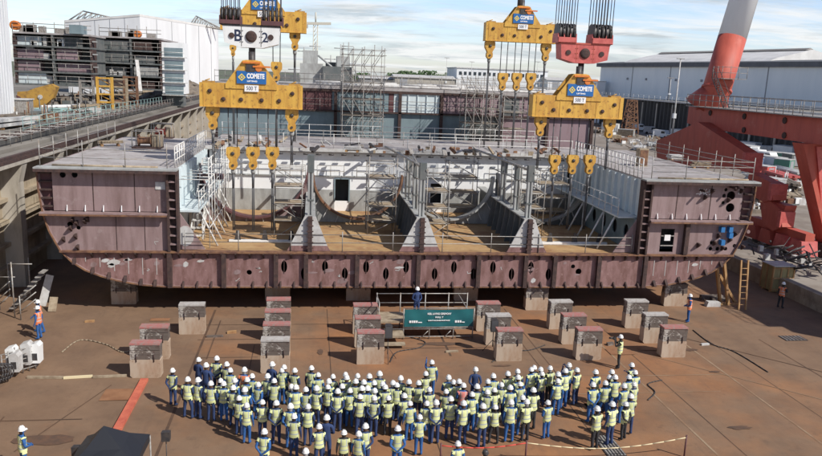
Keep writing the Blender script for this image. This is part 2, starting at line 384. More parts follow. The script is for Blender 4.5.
# bottom girder plate with oval holes
low = [p for p in curve if p[1] <= 3.76]
outer = low + [(mir(x),z) for x,z in reversed(low)]
ov = [-1.54,-.34,.93,2.15,3.45,4.69,5.94,7.76,8.97,10.25,11.48,12.72,13.96,15.15]
holes = [circ(x, 2.87 if k % 2 == 0 else 2.43, .185, .38, 14) for k, x in enumerate(ov)]
holes += [circ(-3.62,2.5,.16), circ(17.15,2.62,.2), circ(16.75,2.95,.14)]
MB().plate(outer, holes, 'y', Y0+.06, Y0+.14).build('girder_plate','girder_red',sh)
for k, x in enumerate(ov): zc = 2.87 if k % 2 == 0 else 2.43; MB().box((x-.02,Y0+.03,zc-.42),(x+.02,Y0+.059,zc+.42)).build('hole_bar','rust_shaded',sh)
MB().box((-14.2,Y0+4.6,ZK+.3),(mir(-14.2),Y0+4.7,ZB-.13)).build('dark_backing','rust_shaded',sh)  # dark sheet: the shade inside the girder holes is put into its colour
# rust flanges
fl = MB(); fl.box((-14.35,Y0-.22,ZB-.02),(mir(-14.35),Y0+.3,ZB+.07)); fl.build('girder_flange','rust_edge',sh)
for zz, name in ((ZM,'stringer_edge'),):
    for a, b in ((-15.25,XI-.3),(XJ+.3,mir(-15.25))):
        MB().box((a,Y0-.42,zz-.02),(b,Y0+.3,zz+.06)).build(name,'hull_primer' ,sh)
        f2 = MB().box((a,Y0-.44,zz-.12),(b,Y0-.38,zz-.022)); f2.build('stringer_flange','rust_edge',sh)
for a, b in ((curve[0][0],XI+.32),(XJ-.32,mir(curve[0][0]))):
    e = MB().box((a,Y0-.5,ZT-.03),(b,Y0+.35,ZT+.06)); e.box((a,Y0-.53,ZT-.2),(b,Y0-.45,ZT-.03),1); e.build('deck_edge',['grey_plate','rust_shaded'],sh)
# shell strips: the bent outer plating, swept aft; its cut edge shows as a pale brown rim
def sweep(pts, off, y0, y1, mm, name):
    m_ = MB(); n = len(pts); inn = []
    for i, (x, z) in enumerate(pts):
        a = Vector(pts[max(i-1,0)]); b = Vector(pts[min(i+1,n-1)]); d = (b-a).normalized(); nn = Vector((-d.y,d.x))*off; inn.append((x+nn.x, z+nn.y))
    for i in range(n-1):
        q = [pts[i],pts[i+1],inn[i+1],inn[i]]
        m_.prism(q, 'y', y0, y1)
    return m_.build(name, mm, sh)
full = curve + [(mir(x),z) for x,z in reversed(curve)]
sweep(full, .09, Y0-.02, 63, 'hull_primer', 'shell')
sweep(full, .075, Y0-.1, Y0-.021, 'rust_edge', 'shell_rim')
# wing plates
def zcurve(x):
    for (x0,z0),(x1,z1) in zip(curve,curve[1:]):
        if x0 <= x <= x1 and x1 > x0: return z0+(z1-z0)*(x-x0)/(x1-x0)
    return ZK
mid = [(-15.2,ZM),(-15.13,5.75),(-14.9,4.9),(-14.4,3.8),(XI-.3,3.8),(XI-.3,ZM)]
MB().plate(mid, [circ(-13.75,5.35,.16),circ(-13.3,5.15,.12)], 'y', Y0+.06, Y0+.14).build('wing_plate','hull_primer',sh)
pU = onY(62,175,Y0); pV = onY(74,175,Y0)
MB().plate([(-14.6,ZM+.1),(XI-.3,ZM+.1),(XI-.3,ZT-.2),(-14.6,ZT-.2)], [circ(pU.x,pU.z,.17),circ(pV.x,pV.z,.17)], 'y', Y0+.1, Y0+.18).build('wing_plate','hull_primer',sh)
MB().box((-15.3,Y0+.3,ZM+.1),(-14.6,Y0+.38,ZT-.2)).build('frame_strip','maroon_panel',sh)
dr = [onY(662,229,Y0), onY(673,251,Y0)]
midR = [(mir(x),z) for x,z in mid]
door_hole = [(dr[0].x,3.95),(dr[1].x,3.95),(dr[1].x,dr[0].z),(dr[0].x,dr[0].z)]
hl = [circ(*((lambda p:(p.x,p.z))(onY(u,v,Y0))),r) for u,v,r in ((711,249,.14),(718,249,.14),(726,249,.13),(712,243,.12),(735,246,.13),(749,232,.12))]
MB().plate(midR, [door_hole]+hl, 'y', Y0+.06, Y0+.14).build('wing_plate','hull_primer',sh)
h2 = [circ(*((lambda p:(p.x,p.z))(onY(u,v,Y0))),r) for u,v,r in ((732,196,.3),(731,208,.3),(725,196,.13),(724,203,.12),(727,190,.12))]
MB().plate([(mir(-14.6),ZM+.1),(mir(-14.6),ZT-.2),(XJ+.3,ZT-.2),(XJ+.3,ZM+.1)], h2, 'y', Y0+.1, Y0+.18).build('wing_plate','hull_primer',sh)
MB().box((mir(-14.6),Y0+.3,ZM+.1),(mir(-15.3),Y0+.38,ZT-.2)).build('frame_strip','maroon_panel',sh)
hd = MB(); p = onY(667.5,238,Y0); hd.box((dr[0].x+.02,Y0+.03,4.35),(dr[1].x-.02,Y0+.07,4.42)); hd.box((dr[0].x+.02,Y0+.03,5.0),(dr[1].x-.02,Y0+.07,5.06)); hd.box((p.x-.2,Y0+.0,p.z-.18),(p.x+.2,Y0+.05,p.z+.2),1); hd.build('door_guard',['rail_grey','sign_white'],sh)
dk = MB(); dk.box((XJ+.4,Y0+1.8,ZB),(mir(-14.8),Y0+1.9,ZT-.2)); dk.box((-14.8,Y0+1.8,ZB),(XI-.4,Y0+1.9,ZT-.2)); dk.build('dark_backing','dark_plate',sh)
# chalk marks on the right upper plate and the left plates (faint scrawl)
ck = MB()
def chalk(u, v, segs, s=1.0, yy=Y0+.09):
    for a in segs:
        pts = [onY(u+q[0]*s, v+q[1]*s, yy) for q in a]
        for p1, p2 in zip(pts, pts[1:]): ck.bar((p1.x,yy,p1.z),(p2.x,yy,p2.z),.035,.006, up=(0,1,0))
chalk(699,192,[[(0,-3),(3,-3),(1,0),(3,1),(0,3)],[(5,-3),(5,3)],[(8,-3),(5,0),(8,3)],[(12,-2),(10,-2),(10,0),(12,1),(10,3)],[(-3,2),(15,-1)]])
chalk(738,192,[[(0,-2),(3,-2),(0,2),(3,2)]])
ck.build('chalk_mark','sign_white',sh)
c2 = ck = MB()
for u, v in ((156,243),(147,270),(258,269),(262,272),(238,280),(315,262),(340,276),(398,270),(500,268),(553,270),(470,272),(372,262)):
    rr = random.Random(u); chalk(u, v, [[(rr.uniform(-3,3),rr.uniform(-2,2)) for _ in range(4)]], 1.0, Y0+.05)
ck.build('chalk_mark','pale_grey',sh)
sg = MB(); p = onY(160,186,Y0); sg.box((p.x-.28,Y0+.06,p.z-.22),(p.x+.28,Y0+.098,p.z+.22)); sg.build('paper_sheet','pale_grey',sh)
# vertical stiffeners of the girder
for x in (-8.23,-5.1,-2.02,-.22,2.89,6.69,10.51,13.57,15.48,18.42,21.56):
    MB().box((x-.13,Y0-.2,ZK+.02),(x+.13,Y0+.059,ZB-.02)).build('stiffener','rust_shaded',sh)
for x0, z0, z1 in ((onY(685,240,Y0).x,3.85,5.95),):
    MB().box((x0-.14,Y0-.25,z0),(x0+.14,Y0+.059,z1)).build('stiffener','rust_shaded',sh)
# small brackets
br = MB()
def bracket(x, z, s, w=.09, d=.24, m=0):      # s=+1 stands on z, -1 hangs from z
    br.prism([(Y0+.058,z),(Y0-d,z),(Y0-d,z+s*.06),(Y0+.058,z+s*.36)], 'x', x-w/2, x+w/2, m)
x = -12.6
while x < mir(-12.6):
    bracket(x, ZB-.03, -1); 
    if -7.9 < x < 21.1: bracket(x+.2, ZK+.02, 1)
    x += .82
for cx, cz in ((-13.6,3.02),(-12.6,2.45),(-11.7,2.13),(-10.8,1.93),(-9.9,1.75),(-9.1,1.68)):
    for xx in (cx, mir(cx)): bracket(xx, cz, 1, .16)
for xx in [XI-.9-k*1.0 for k in range(6)]+[XJ+.9+k*1.0 for k in range(6)]: bracket(xx, ZM+.09, 1, .04, .05, 1)
br.build('bracket',['rust_shaded','sign_white'],sh)
b2 = MB()
for u, v in ((73,220),(77,223),(71,228),(88,219),(85,221),(76,236),(78,247),(64,239),(712,191),(705,197),(736,188),(741,191),(728,200),(714,243),(722,248),(729,240),(718,236),(735,234),(745,238),(742,247),(698,245),(737,222),(748,222)):
    p = onY(u, v, Y0); b2.prism([(Y0+.058,p.z+.15),(Y0-.3,p.z+.12),(Y0-.3,p.z+.04),(Y0+.058,p.z-.2)], 'x', p.x-.06, p.x+.06)
for (u,v),(w,q) in (((701,190),(690,196)),((731,187),(718,192))):
    p = onY(u,v,Y0); b2.box((p.x-.05,Y0-.6,p.z-.06),(p.x+.05,Y0+.098,p.z+.06))
b2.build('lug','rust_shaded',sh)
bl = MB()
for u, v in ((721,229),(729,229),(721,242),(729,235)): p = onY(u, v, Y0); bl.box((p.x-.13,Y0-.28,p.z-.17),(p.x+.13,Y0+.058,p.z+.17))
bl.build('clamp','blue_paint',sh)
tr = MB()
for s in (1,-1):
    def X(x): return x if s > 0 else mir(x)
    # post: two flanges with rungs between
    po = MB()
    po.box((min(X(XI-.32),X(XI-.2)),Y0-.25,ZB+.08),(max(X(XI-.32),X(XI-.2)),Y0+.35,ZT-.04))
    po.box((min(X(XI+.2),X(XI+.32)),Y0-.25,ZB+.08),(max(X(XI+.2),X(XI+.32)),Y0+.35,ZT-.04))
    po.box((min(X(XI-.2),X(XI+.2)),Y0+.1,ZB+.08),(max(X(XI-.2),X(XI+.2)),Y0+.2,ZT-.04))
    for k in range(9): z = ZB+.5+k*.53; po.box((min(X(XI-.2),X(XI+.2)),Y0-.18,z-.04),(max(X(XI-.2),X(XI+.2)),Y0+.1,z+.04),1)
    po.build('corner_post',['rust_shaded','hull_primer'],sh)
    g = MB().prism([(X(XI+.33),ZB+.1),(X(XI+1.75),ZB+.1),(X(XI+.33),6.0)], 'y', Y0+.3, Y0+.4); g.build('gusset','hull_primer',sh)
    for k in range(5): z = ZM+.35+k*.48; tr.box((min(X(-15.3),X(-14.65)),Y0-.02,z-.04),(max(X(-15.3),X(-14.65)),Y0+.3,z+.04))
tr.build('frame_rung','rust_shaded',sh)
mk = MB()
p = onY(184.5,237,Y0); mk.prism(circ(p.x,p.z,.5,.62,14), 'y', Y0+.27, Y0+.299); mk.build('chalk_mark','pale_grey',sh)
# weld seams and primer patches
for xs_, z0_, z1_ in ((-12.4,ZM+.1,ZT-.2),(-10.1,ZM+.1,ZT-.2)):
    for X in (xs_, mir(xs_)): MB().box((X-.025,Y0+.085,z0_),(X+.025,Y0+.099,z1_)).build('weld_seam','rust_shaded',sh)
for xs_ in (-11.2,-9.6): MB().box((xs_-.02,Y0+.045,3.85),(xs_+.02,Y0+.059,ZM-.05)).build('weld_seam','rust_shaded',sh)
rq = random.Random(12)
for k in range(26):
    X = rq.uniform(-13.0,26.0); zz = rq.uniform(1.95,3.3) if -7 < X < 20 else rq.uniform(2.75,3.3); w_ = rq.uniform(.12,.4); h_ = rq.uniform(.06,.2)
    MB().prism([(X-w_,zz-h_*.6),(X-w_*.2,zz-h_),(X+w_*.8,zz-h_*.5),(X+w_,zz+h_*.4),(X+w_*.1,zz+h_),(X-w_*.7,zz+h_*.5)],'y',Y0+.052,Y0+.0595).build('primer_patch','hull_primer' if k % 3 else 'pale_grey',sh)
for k in range(7):
    for X in (-13.0+k*.8, mir(-13.0+k*.8)): MB().box((X-.018,Y0+.045,max(zcurve(min(X,mir(X)))+.55,2.35)),(X+.018,Y0+.059,ZB-.35)).build('chalk_mark','pale_grey',sh)
# decks
MB().box((-15.3,Y0+.36,ZT-.1),(XI,63.5,ZT)).build('wing_deck','deck_grey',sh)
MB().box((XJ,Y0+.36,ZT-.1),(mir(-15.3),63.5,ZT)).build('wing_deck','deck_grey',sh)
MB().box((XI-.1,Y0+.31,ZB-.12),(XJ+.1,62,ZB)).build('tank_top','tank_top',sh)
MB().box((XI+.005,57.2,ZT-.25),(XJ-.005,68.5,ZT+.06)).build('cross_deck','deck_grey',sh)
e = MB().box((XI,57.05,ZT-.16),(XJ,57.19,ZT+.1))
for k in range(30): e.tube((XI+.5+k*.98,57.0,ZT-.36),(XI+.9+k*.98,57.0,ZT-.36),.07,6,1)
e.build('deck_edge',['pale_grey','black_metal'],sh)
# white bulkhead with doors
dz0, dz1 = 4.0, 5.95
dx = onY(342,200,57.6).x
dbz = [(XI,ZB),(XJ,ZB),(XJ,ZT-.26),(XI,ZT-.26)]
MB().plate(dbz, [[(dx-.55,4.55),(dx+.5,4.55),(dx+.5,6.3),(dx-.55,6.3)], [(9.6,4.5),(10.5,4.5),(10.5,6.1),(9.6,6.1)]], 'y', 57.6, 57.7).build('bulkhead','white_primer',sh)
MB().box((XI,57.45,6.5),(XJ,57.59,6.58)).build('bulkhead_rib','grey_plate',sh)
for xa, xb in ((XI+.1,dx-.6),(dx+.55,9.5),(10.6,XJ-.1)): MB().box((xa,57.57,ZB+.01),(xb,57.599,5.45)).build('bulkhead_band','grey_plate',sh)
gd = MB().box((dx-.65,57.52,4.5),(dx-.55,57.599,6.35)); gd.box((dx+.5,57.52,4.5),(dx+.6,57.599,6.35)); gd.box((dx-.549,57.52,6.3),(dx+.499,57.599,6.38)); gd.build('door_frame','slate_panel',sh)
MB().box((XI,59.5,ZB),(XJ,59.6,ZT-.3)).build('dark_backing','dark_plate',sh)
lr = MB()
for xa, xb in ((XI+.3,-.4),(.5,2.6),(3.6,6.2),(7.4,13.2),(14.3,20.6)):
    for z in (6.95,7.4): lr.tube((xa,57.3,z),(xb,57.3,z),.025)
    k = xa
    while k <= xb+.01: lr.tube((k,57.3,6.55),(k,57.3,7.4),.025); k += (xb-xa)/max(1,round((xb-xa)/1.2))
lr.build('bulkhead_railing','scaffold',sh)
# longitudinal webs with gussets and posts
WX = (0.0,6.85,13.7); ZW = 5.95; YB = 53.0
for i, wx in enumerate(WX):
    w = MB().box((wx-.06,Y0+.5,ZB),(wx+.06,YB+4.4,ZW-.05))
    y = Y0+1.2
    while y < YB:
        for sd in (-1,1): w.prism([(wx+sd*.06,ZB),(wx+sd*.6,ZB),(wx+sd*.28,ZW-.06),(wx+sd*.06,ZW-.06)], 'y', y-.04, y+.04, 0)
        y += 1.25
    w.build('web_wall','dark_plate',sh)
    MB().box((wx-.32,Y0+.3,ZW-.05),(wx+.32,YB+4.3,ZW+.03)).build('web_flange','grey_plate',sh)
    g = MB().prism([(wx-1.2,ZB+.42),(wx+1.05,ZB+.42),(wx+.34,ZW+.02),(wx-.34,ZW+.02)], 'y', Y0+.14, Y0+.24)
    g.prism([(wx-1.38,ZB+.09),(wx+1.24,ZB+.09),(wx+1.05,ZB+.42),(wx-1.2,ZB+.42)], 'y', Y0+.14, Y0+.24, 1)
    g.build('gusset',['pale_grey','girder_red'],sh)
    c = MB().box((wx-.13,Y0-.12,ZB+.08),(wx+.13,Y0+.139,ZW+.05))
    for k in range(6): c.box((wx-.2,Y0-.14,ZB+.3+k*.34),(wx+.2,Y0-.121,ZB+.38+k*.34))
    c.build('gusset_rib','rust_shaded',sh)
    for j, (py, top) in enumerate(((Y0+.75,9.3 if i else 9.6),(47.0,9.0),(50.6,8.95))):
        if i == 0 and j == 1: continue
        p = MB().box((wx-.16,py-.17,ZW+.04),(wx-.04,py+.17,top)); p.box((wx+.06,py-.17,ZW+.04),(wx+.17,py+.17,top)); p.box((wx-.04,py-.04,ZW+.04),(wx+.06,py+.04,top-.05))
        p.box((wx-.2,py-.2,top-1.0),(wx+.21,py+.2,top+.02),1); p.box((wx-.2,py-.2,ZW+.9),(wx+.21,py+.2,ZW+1.0),1)
        p.build('web_post',['grey_plate','dark_plate'],sh)
    if i:
        t = MB().tube((wx-.7,52.,9.1),(wx+.25,Y0+.5,8.9),.09); t.tube((wx-1.3,55,9.2),(wx-.7,52,9.1),.09); t.tube((wx-.7,52.,8.2),(wx+.25,Y0+.6,8.0),.04); t.tube((wx+.7,56,9.0),(wx+.3,48,8.6),.05)
        for k in range(5): y = 45+k*1.6; t.tube((wx+.1-.05*k,y,ZW+.04),(wx+.1-.1*k,y,9.0),.03)
        t.build('post_brace','scaffold',sh)
# transverse frames with U-shaped cut-outs
bays = ((XI,0.),(0.,6.85),(6.85,13.7),(13.7,XJ))
for i, (a, b) in enumerate(bays):
    cx = (a+b)/2; r = (b-a)/2-.25; zc = 4.15+r
    arc = [(cx+r*math.cos(t), zc+r*math.sin(t)) for t in [PI+PI*k/24 for k in range(25)]]
    arc = [(x, z) for x, z in arc if z < 7.9]
    poly = [(a+.08,ZB+.02),(b-.08,ZB+.02),(b-.08,arc[-1][1])]+list(reversed(arc))+[(a+.08,arc[0][1])]
    MB().plate(poly, [], 'y', YB, YB+.08).build('frame_plate',['hull_primer','grey_plate','grey_plate','dark_plate'][i],sh)
    f = MB()
    for (x0,z0),(x1,z1) in zip(arc,arc[1:]):
        f.bar((x0,YB-.05,z0),(x1,YB-.05,z1),.55 if i != 0 else .7,.09, up=(0,1,0)) if False else f.prism([(x0,z0),(x1,z1),(x1+(x1-cx)*.04,z1+(z1-zc)*.04),(x0+(x0-cx)*.04,z0+(z0-zc)*.04)], 'y', YB-.38, YB+.3)
    f.build('frame_flange',['maroon_panel','rust_edge','grey_plate','grey_plate'][i],sh)
    k_ = MB()
    for t in [PI+PI*k/11 for k in range(2,10)]:
        x0, z0 = cx+(r+.1)*math.cos(t), zc+(r+.1)*math.sin(t); zz = max(ZB+.03, z0-.75); x1 = x0+math.cos(t)*.55
        if a+.15 < x1 < b-.15: k_.bar((x0,YB-.12,z0),(x1,YB-.12,zz),.07,.12,up=(0,1,0))
    k_.build('frame_stiffener','pale_grey',sh)
# inner faces of wings
for s in (1,-1):
    def X(x): return x if s > 0 else mir(x)
    def bx(m_, x0, x1, y0, y1, z0, z1, m=0): m_.box((min(X(x0),X(x1)),y0,z0),(max(X(x0),X(x1)),y1,z1),m)
    w = MB(); bx(w, XI-.1, XI, Y0+.5, 62, ZM+.08, ZT-.1)
    y = Y0+1.5
    while y < 62: bx(w, XI, XI+.22, y, y+.05, ZM+.08, ZT-.14); y += 1.05
    w.build('wing_side','blue_panel',sh)
    lg = MB(); bx(lg, XI-.1, XI+1.35, Y0+.9, 57, ZM-.05, ZM+.05); lg.build('side_stringer','blue_panel',sh)
    lw = MB(); hs = [circ(Y0+2+k*1.9, 4.9, .38, .48, 14) for k in range(6)]
    lw.plate([(Y0+.5,ZB+.01),(57,ZB+.01),(57,ZM-.06),(Y0+.5,ZM-.06)], hs, 'x', X(XI+.15), X(XI+.22)); lw.build('wing_side','slate_panel' if s < 0 else 'grey_plate',sh); bk = MB(); bx(bk, XI-.02, XI+.0, Y0+.5, 57, ZB+.01, ZM-.06); bk.build('dark_backing','black_metal',sh)  # black sheet behind the round holes stands in for their shade
    rs = MB()
    y = Y0+1.1
    while y < 57:
        rs.tube((X(XI+1.3),y,ZM+.05),(X(XI+1.3),y,ZM+1.15),.03); y += 1.1
    for z in (ZM+.6,ZM+1.15): rs.tube((X(XI+1.3),Y0+1.1,z),(X(XI+1.3),57,z),.03)
    rs.build('stringer_railing','rail_white',sh)
    st = MB()
    for k in range(6):
        y = Y0+1.6+k*1.9; st.tube((X(XI+1.25),y,ZM-.05),(X(XI+2.3),y,ZB+.03),.06); 
        if k % 2: st.tube((X(XI+1.25),y,ZM-.05),(X(XI+1.25),y,ZB+.03),.04)
    st.build('diagonal_strut','rail_white',sh)
    rd = MB(); y = Y0+.9; k = 0
    while y < 57:
        rd.tube((X(XI),y,ZT),(X(XI),y,ZT+1.25),.04); y += .62 if s < 0 else .8; k += 1
    for z in (ZT+.45,ZT+.85,ZT+1.25): rd.tube((X(XI),Y0+.9,z),(X(XI),57,z),.032)
    rd.build('deck_railing','rail_white',sh)
# stairs on the left wing's inner side
stp = MB()
for k in range(12):
    y = 46+k*.55; z = ZB+.4+k*.38; stp.box((XI+.5,y,z),(XI+1.25,y+.4,z+.05))
stp.bar((XI+.48,46,ZB+.2),(XI+.48,52.2,ZB+4.5),.06,.2); stp.bar((XI+1.27,46,ZB+.2),(XI+1.27,52.2,ZB+4.5),.06,.2)
for q in (0,1): stp.bar((XI+1.27,46,ZB+.75+q*.5),(XI+1.27,52.2,ZB+5.05+q*.5),.04,.04)
for k in range(8): y = 46+k*.88; stp.tube((XI+1.27,y,ZB+.25+k*.61),(XI+1.27,y,ZB+1.25+k*.61),.025)
stp.build('stairway','rail_white',sh)
sf = MB()
for k in range(9):
    y = 44.6+k*1.3; sf.tube((XI+1.9,y,ZB),(XI+1.9,y,ZT+.6-.0*k),.03); sf.tube((XI+.1,y,ZT-.7),(XI+1.9,y,ZT-.7),.025)
for z in (5.0,6.9,7.5,ZT-.7,ZT,ZT+.55): sf.tube((XI+1.9,44.6,z),(XI+1.9,55,z),.025)
sf.build('side_scaffold','rail_white',sh)
# walkway plate bracket joining left wing to bay
MB().box((XI-.02,51.6,ZM+.9),(XI+1.9,52.2,ZM+1.25)).build('bracket_plate','maroon_panel',sh)
# railings
def railing(name, pts, h, parent, m='scaffold', step=2.0, rails=(.55,1.1), r=.028):
    g = MB()
    for a, b in zip(pts, pts[1:]):
        a = Vector(a); b = Vector(b); n = max(1, round((b-a).length/step))
        for k in range(n+1): p = a.lerp(b, k/n); g.tube(p, p+Vector((0,0,h)), r)
        for q in rails: g.tube(a+Vector((0,0,q)), b+Vector((0,0,q)), r*.85)
    return g.build(name, m, parent)
railing('front_railing', [(XI+.6,Y0+.1,ZB+.07),(XJ-.6,Y0+.1,ZB+.07)], 1.25, sh, 'scaffold', 3.1, (.55,1.05))
railing('deck_railing', [(-15.2,60,ZT),(-15.2,Y0+.1,ZT+.06),(XI-.3,Y0+.1,ZT+.06)], 1.5, sh, 'scaffold', 2.4, (.5,1.0))
railing('deck_railing', [(XJ+.3,Y0+.2,ZT+.06),(mir(-15.2),Y0+.2,ZT+.06),(mir(-15.2),60,ZT)], 1.5, sh, 'scaffold', 2.4, (.45,.85,1.2))
railing('deck_railing', [(XI,57.6,ZT+.06),(XJ,57.6,ZT+.06)], 1.15, sh, 'rail_white', 1.9)
railing('deck_railing', [(XI,61.5,ZT+.06),(XJ,61.5,ZT+.06)], 1.15, sh, 'scaffold', 2.3)
railing('deck_railing', [(XI,68,ZT+.06),(XJ,68,ZT+.06)], 1.15, sh, 'rail_white', 2.0)
ep = MB()
for x0, x1, y, z in ((-14.6,-11,Y0+.25,ZT+.1),(-11,-8.8,Y0+.25,ZT+.1),(22,28.2,Y0+.3,ZT+.1)): ep.tube((x0,y,z),(x1,y,z),.07)
ep.build('edge_pipe','board',sh)

# ------------------------------------------------------------------ second hull block behind
Y2 = 74.5; Z2 = 13.25; ZL = 10.85; xa, xb = -9.4, 29.5
s2 = thing('ship_section', 'further hull block of blue and maroon panels behind the open section', 'ship section', (10,Y2,.4))
MB().box((xa,Y2+1.5,1.2),(xb,Y2+26,Z2-.45)).build('hull_body','slate_panel',s2)
MB().box((xa-.2,Y2+.02,Z2-.3),(xb+.2,Y2+26,Z2)).build('upper_deck','deck_grey',s2)
MB().box((xa,Y2+.04,Z2-.55),(xb,Y2+.19,Z2-.31)).build('deck_beam','rust_shaded',s2)
MB().box((xa,Y2-.1,ZL-.15),(xb,Y2+1.4,ZL)).build('stringer','rust_shaded',s2)
segs = [(215,'slate_panel'),(262,'maroon_panel'),(332,'slate_panel'),(389,'maroon_panel'),(394,'blue_panel'),(440,'rust_shaded'),(443,'mauve_panel'),(476,'mauve_panel'),(500,'dark_plate'),(520,'mauve_panel'),(600,None)]
for (u, m_), (u2, _) in zip(segs, segs[1:]):
    x0 = max(xa, onY(u,100,Y2).x); x1 = min(xb, onY(u2,100,Y2).x)
    g = MB().box((x0+.02,Y2+.2,ZL+.01),(x1-.02,Y2+.3,Z2-.56)); k = x0+.5
    while k < x1-.2: g.box((k,Y2+.08,ZL+.01),(k+.06,Y2+.198,Z2-.57)); k += .95
    g.build('upper_panel', m_, s2)
for u, u2, m_ in ((215,420,'slate_panel'),(420,470,'slate_panel'),(470,500,'dark_plate'),(500,600,'mauve_panel')):
    x0 = max(xa, onY(u,130,Y2).x); x1 = min(xb, onY(u2,130,Y2).x)
    MB().box((x0+.02,Y2+.25,5),(x1-.02,Y2+.35,ZL-.16)).build('lower_panel', m_, s2)
for x in (xa+.1,2.4,8.9,13.2,19.5,24.5,xb-.1): MB().box((x-.15,Y2-.1,5.2),(x+.15,Y2+.198,Z2-.56)).build('frame_post','rust_shaded',s2)
railing('deck_railing', [(xa,Y2+.2,Z2),(xb,Y2+.2,Z2)], 1.2, s2, 'scaffold', 2.0)
railing('deck_railing', [(xa,Y2+9,Z2),(xb,Y2+9,Z2)], 1.2, s2, 'rail_grey', 2.2)
railing('deck_railing', [(xa-.1,Y2+25.5,Z2),(xb,Y2+25.5,Z2)], 1.3, s2, 'rail_grey', 1.5)
railing('stringer_railing', [(xa,Y2-.05,ZL),(xb,Y2-.05,ZL)], 1.0, s2, 'rail_grey', 2.0)
dp = MB()
rnd = random.Random(3)
for k in range(14):
    x = xa+1+rnd.random()*(xb-xa-2); y = Y2+2+rnd.random()*18; dp.tube((x,y,Z2+.25),(x+rnd.uniform(2,7),y+rnd.uniform(-.4,.4),Z2+.25),.12)
dp.tube((xa+.5,Y2+.4,Z2+.14),(xb-.5,Y2+.4,Z2+.14),.13); dp.build('deck_pipe','pale_grey',s2)
# deckhouse & fittings over the left half
dh = MB(); p0 = onY(302,72,Y2+16); p1 = onY(334,60,Y2+16)
def up(u, v, y): p = onY(u, v, y); return p
for u0, u1, vt, yy, m_ in ((300,323,63,Y2+15,0),(303,318,50,Y2+18,0),(323,352,66,Y2+14,1),(337,350,56,Y2+17,0),(326,336,62,Y2+19,1),(272,300,74,Y2+12,1)):
    a = onY(u0,vt,yy); b = onY(u1,vt,yy); dh.box((a.x,yy,Z2+.001),(b.x,yy+3,a.z),m_)
dh.build('deckhouse',['grey_plate','dark_plate'],s2)
ms = MB()
for u, vt, yy in ((304,47,Y2+18),(316,42,Y2+18),(341,44,Y2+17),(349,42,Y2+17),(331,55,Y2+19),(295,65,Y2+12),(356,60,Y2+13)):
    a = onY(u,vt,yy); ms.tube((a.x,yy+.5,Z2),(a.x,yy+.5,a.z),.07); ms.tube((a.x-.8,yy+.5,a.z-.5),(a.x+.6,yy+.5,a.z-.5),.05)
ms.tube((onY(318,58,Y2+16).x,Y2+16,16.5),(onY(345,66,Y2+16).x,Y2+16,14),.12); ms.build('mast','grey_plate',s2)

# ------------------------------------------------------------------ scaffold towers
def scaffold(label, x0, y0, w, d, z0, h, lev, sd=0, group=None, m='scaffold', nx=1):
    t = thing('scaffold_tower', label, 'scaffold', (x0+w/2,y0+d/2,z0), group)
    rn = random.Random(sd); xs = [x0+w*k/nx for k in range(nx+1)]
    for x in xs:
        for y in (y0,y0+d): MB().tube((x,y,z0),(x+rn.uniform(-.03,.03),y,z0+h+rn.uniform(0,.5)),.034).build('post',m,t)
    g = MB(); b = MB(); pl = MB()
    for k in range(1,lev+1):
        z = z0+h*k/lev
        for zz in (z,z+1.0) if k < lev else (z-.05,):
            for y in (y0,y0+d): g.tube((x0-.15,y,zz),(x0+w+.15,y,zz),.024)
            for x in xs: g.tube((x,y0-.1,zz),(x,y0+d+.1,zz),.024)
        if k < lev and rn.random() < .85: pl.box((x0,y0+.05,z-.07),(x0+w,y0+d-.05,z-.02))
        zl = z0+h*(k-1)/lev
        for y in (y0-.03,y0+d+.03):
            for xa_, xb_ in zip(xs,xs[1:]):
                if rn.random() < .8: b.tube((xa_,y,zl) if k % 2 else (xb_,y,zl),(xb_,y,z) if k % 2 else (xa_,y,z),.027)
        if rn.random() < .7: b.tube((x0,y0,zl),(x0,y0+d,z),.027)
    g.build('ledger',m,t); b.build('brace',m,t)
    if pl.v: pl.build('platform','board',t)
    return t
GS = 'scaffold towers on the ship section'
scaffold('scaffold tower in the bay left of the first web post', -2.35,47.6,1.8,1.6,ZB,4.6,4,1,GS)
scaffold('scaffold tower beside the white bulkhead door in the second bay', 3.9,49.0,1.9,1.8,ZB,4.9,5,2,GS)
scaffold('scaffold tower left inside the third bay beside the middle web wall', 7.7,47.5,1.5,1.7,ZB,4.4,4,3,GS)
scaffold('scaffold tower right inside the third bay close to its bulkhead', 10.3,53.6,2.2,1.6,ZB,4.6,4,4,GS)
scaffold('scaffold tower in the fourth bay against the right web wall', 14.4,48.4,1.7,1.8,ZB,4.2,4,5,GS)
scaffold('scaffold tower deep in the fourth bay below the right pulleys', 17.2,53.0,2.4,1.8,ZB,4.2,4,7,GS)
pa = onY(343,60,70.5); pb = onY(384,60,70.5)
scaffold('tall scaffold tower on the cross deck rising above the horizon', pa.x,69.6,pb.x-pa.x,3.2,0,16.8,11,8,None,'rail_grey',4)
pa = onY(466,90,71.); pb = onY(500,90,71.)
scaffold('dense scaffold tower behind the cross deck by the mauve panels', pa.x,70.6,pb.x-pa.x,2.6,0,14.6,10,9,None,'rail_grey',4)
pa = onY(505,90,71.); pb = onY(529,90,71.)
scaffold('narrow scaffold stair tower below the hanging middle pulleys', pa.x,71.0,pb.x-pa.x,2.0,0,13.0,8,10,None,'rail_grey',1)

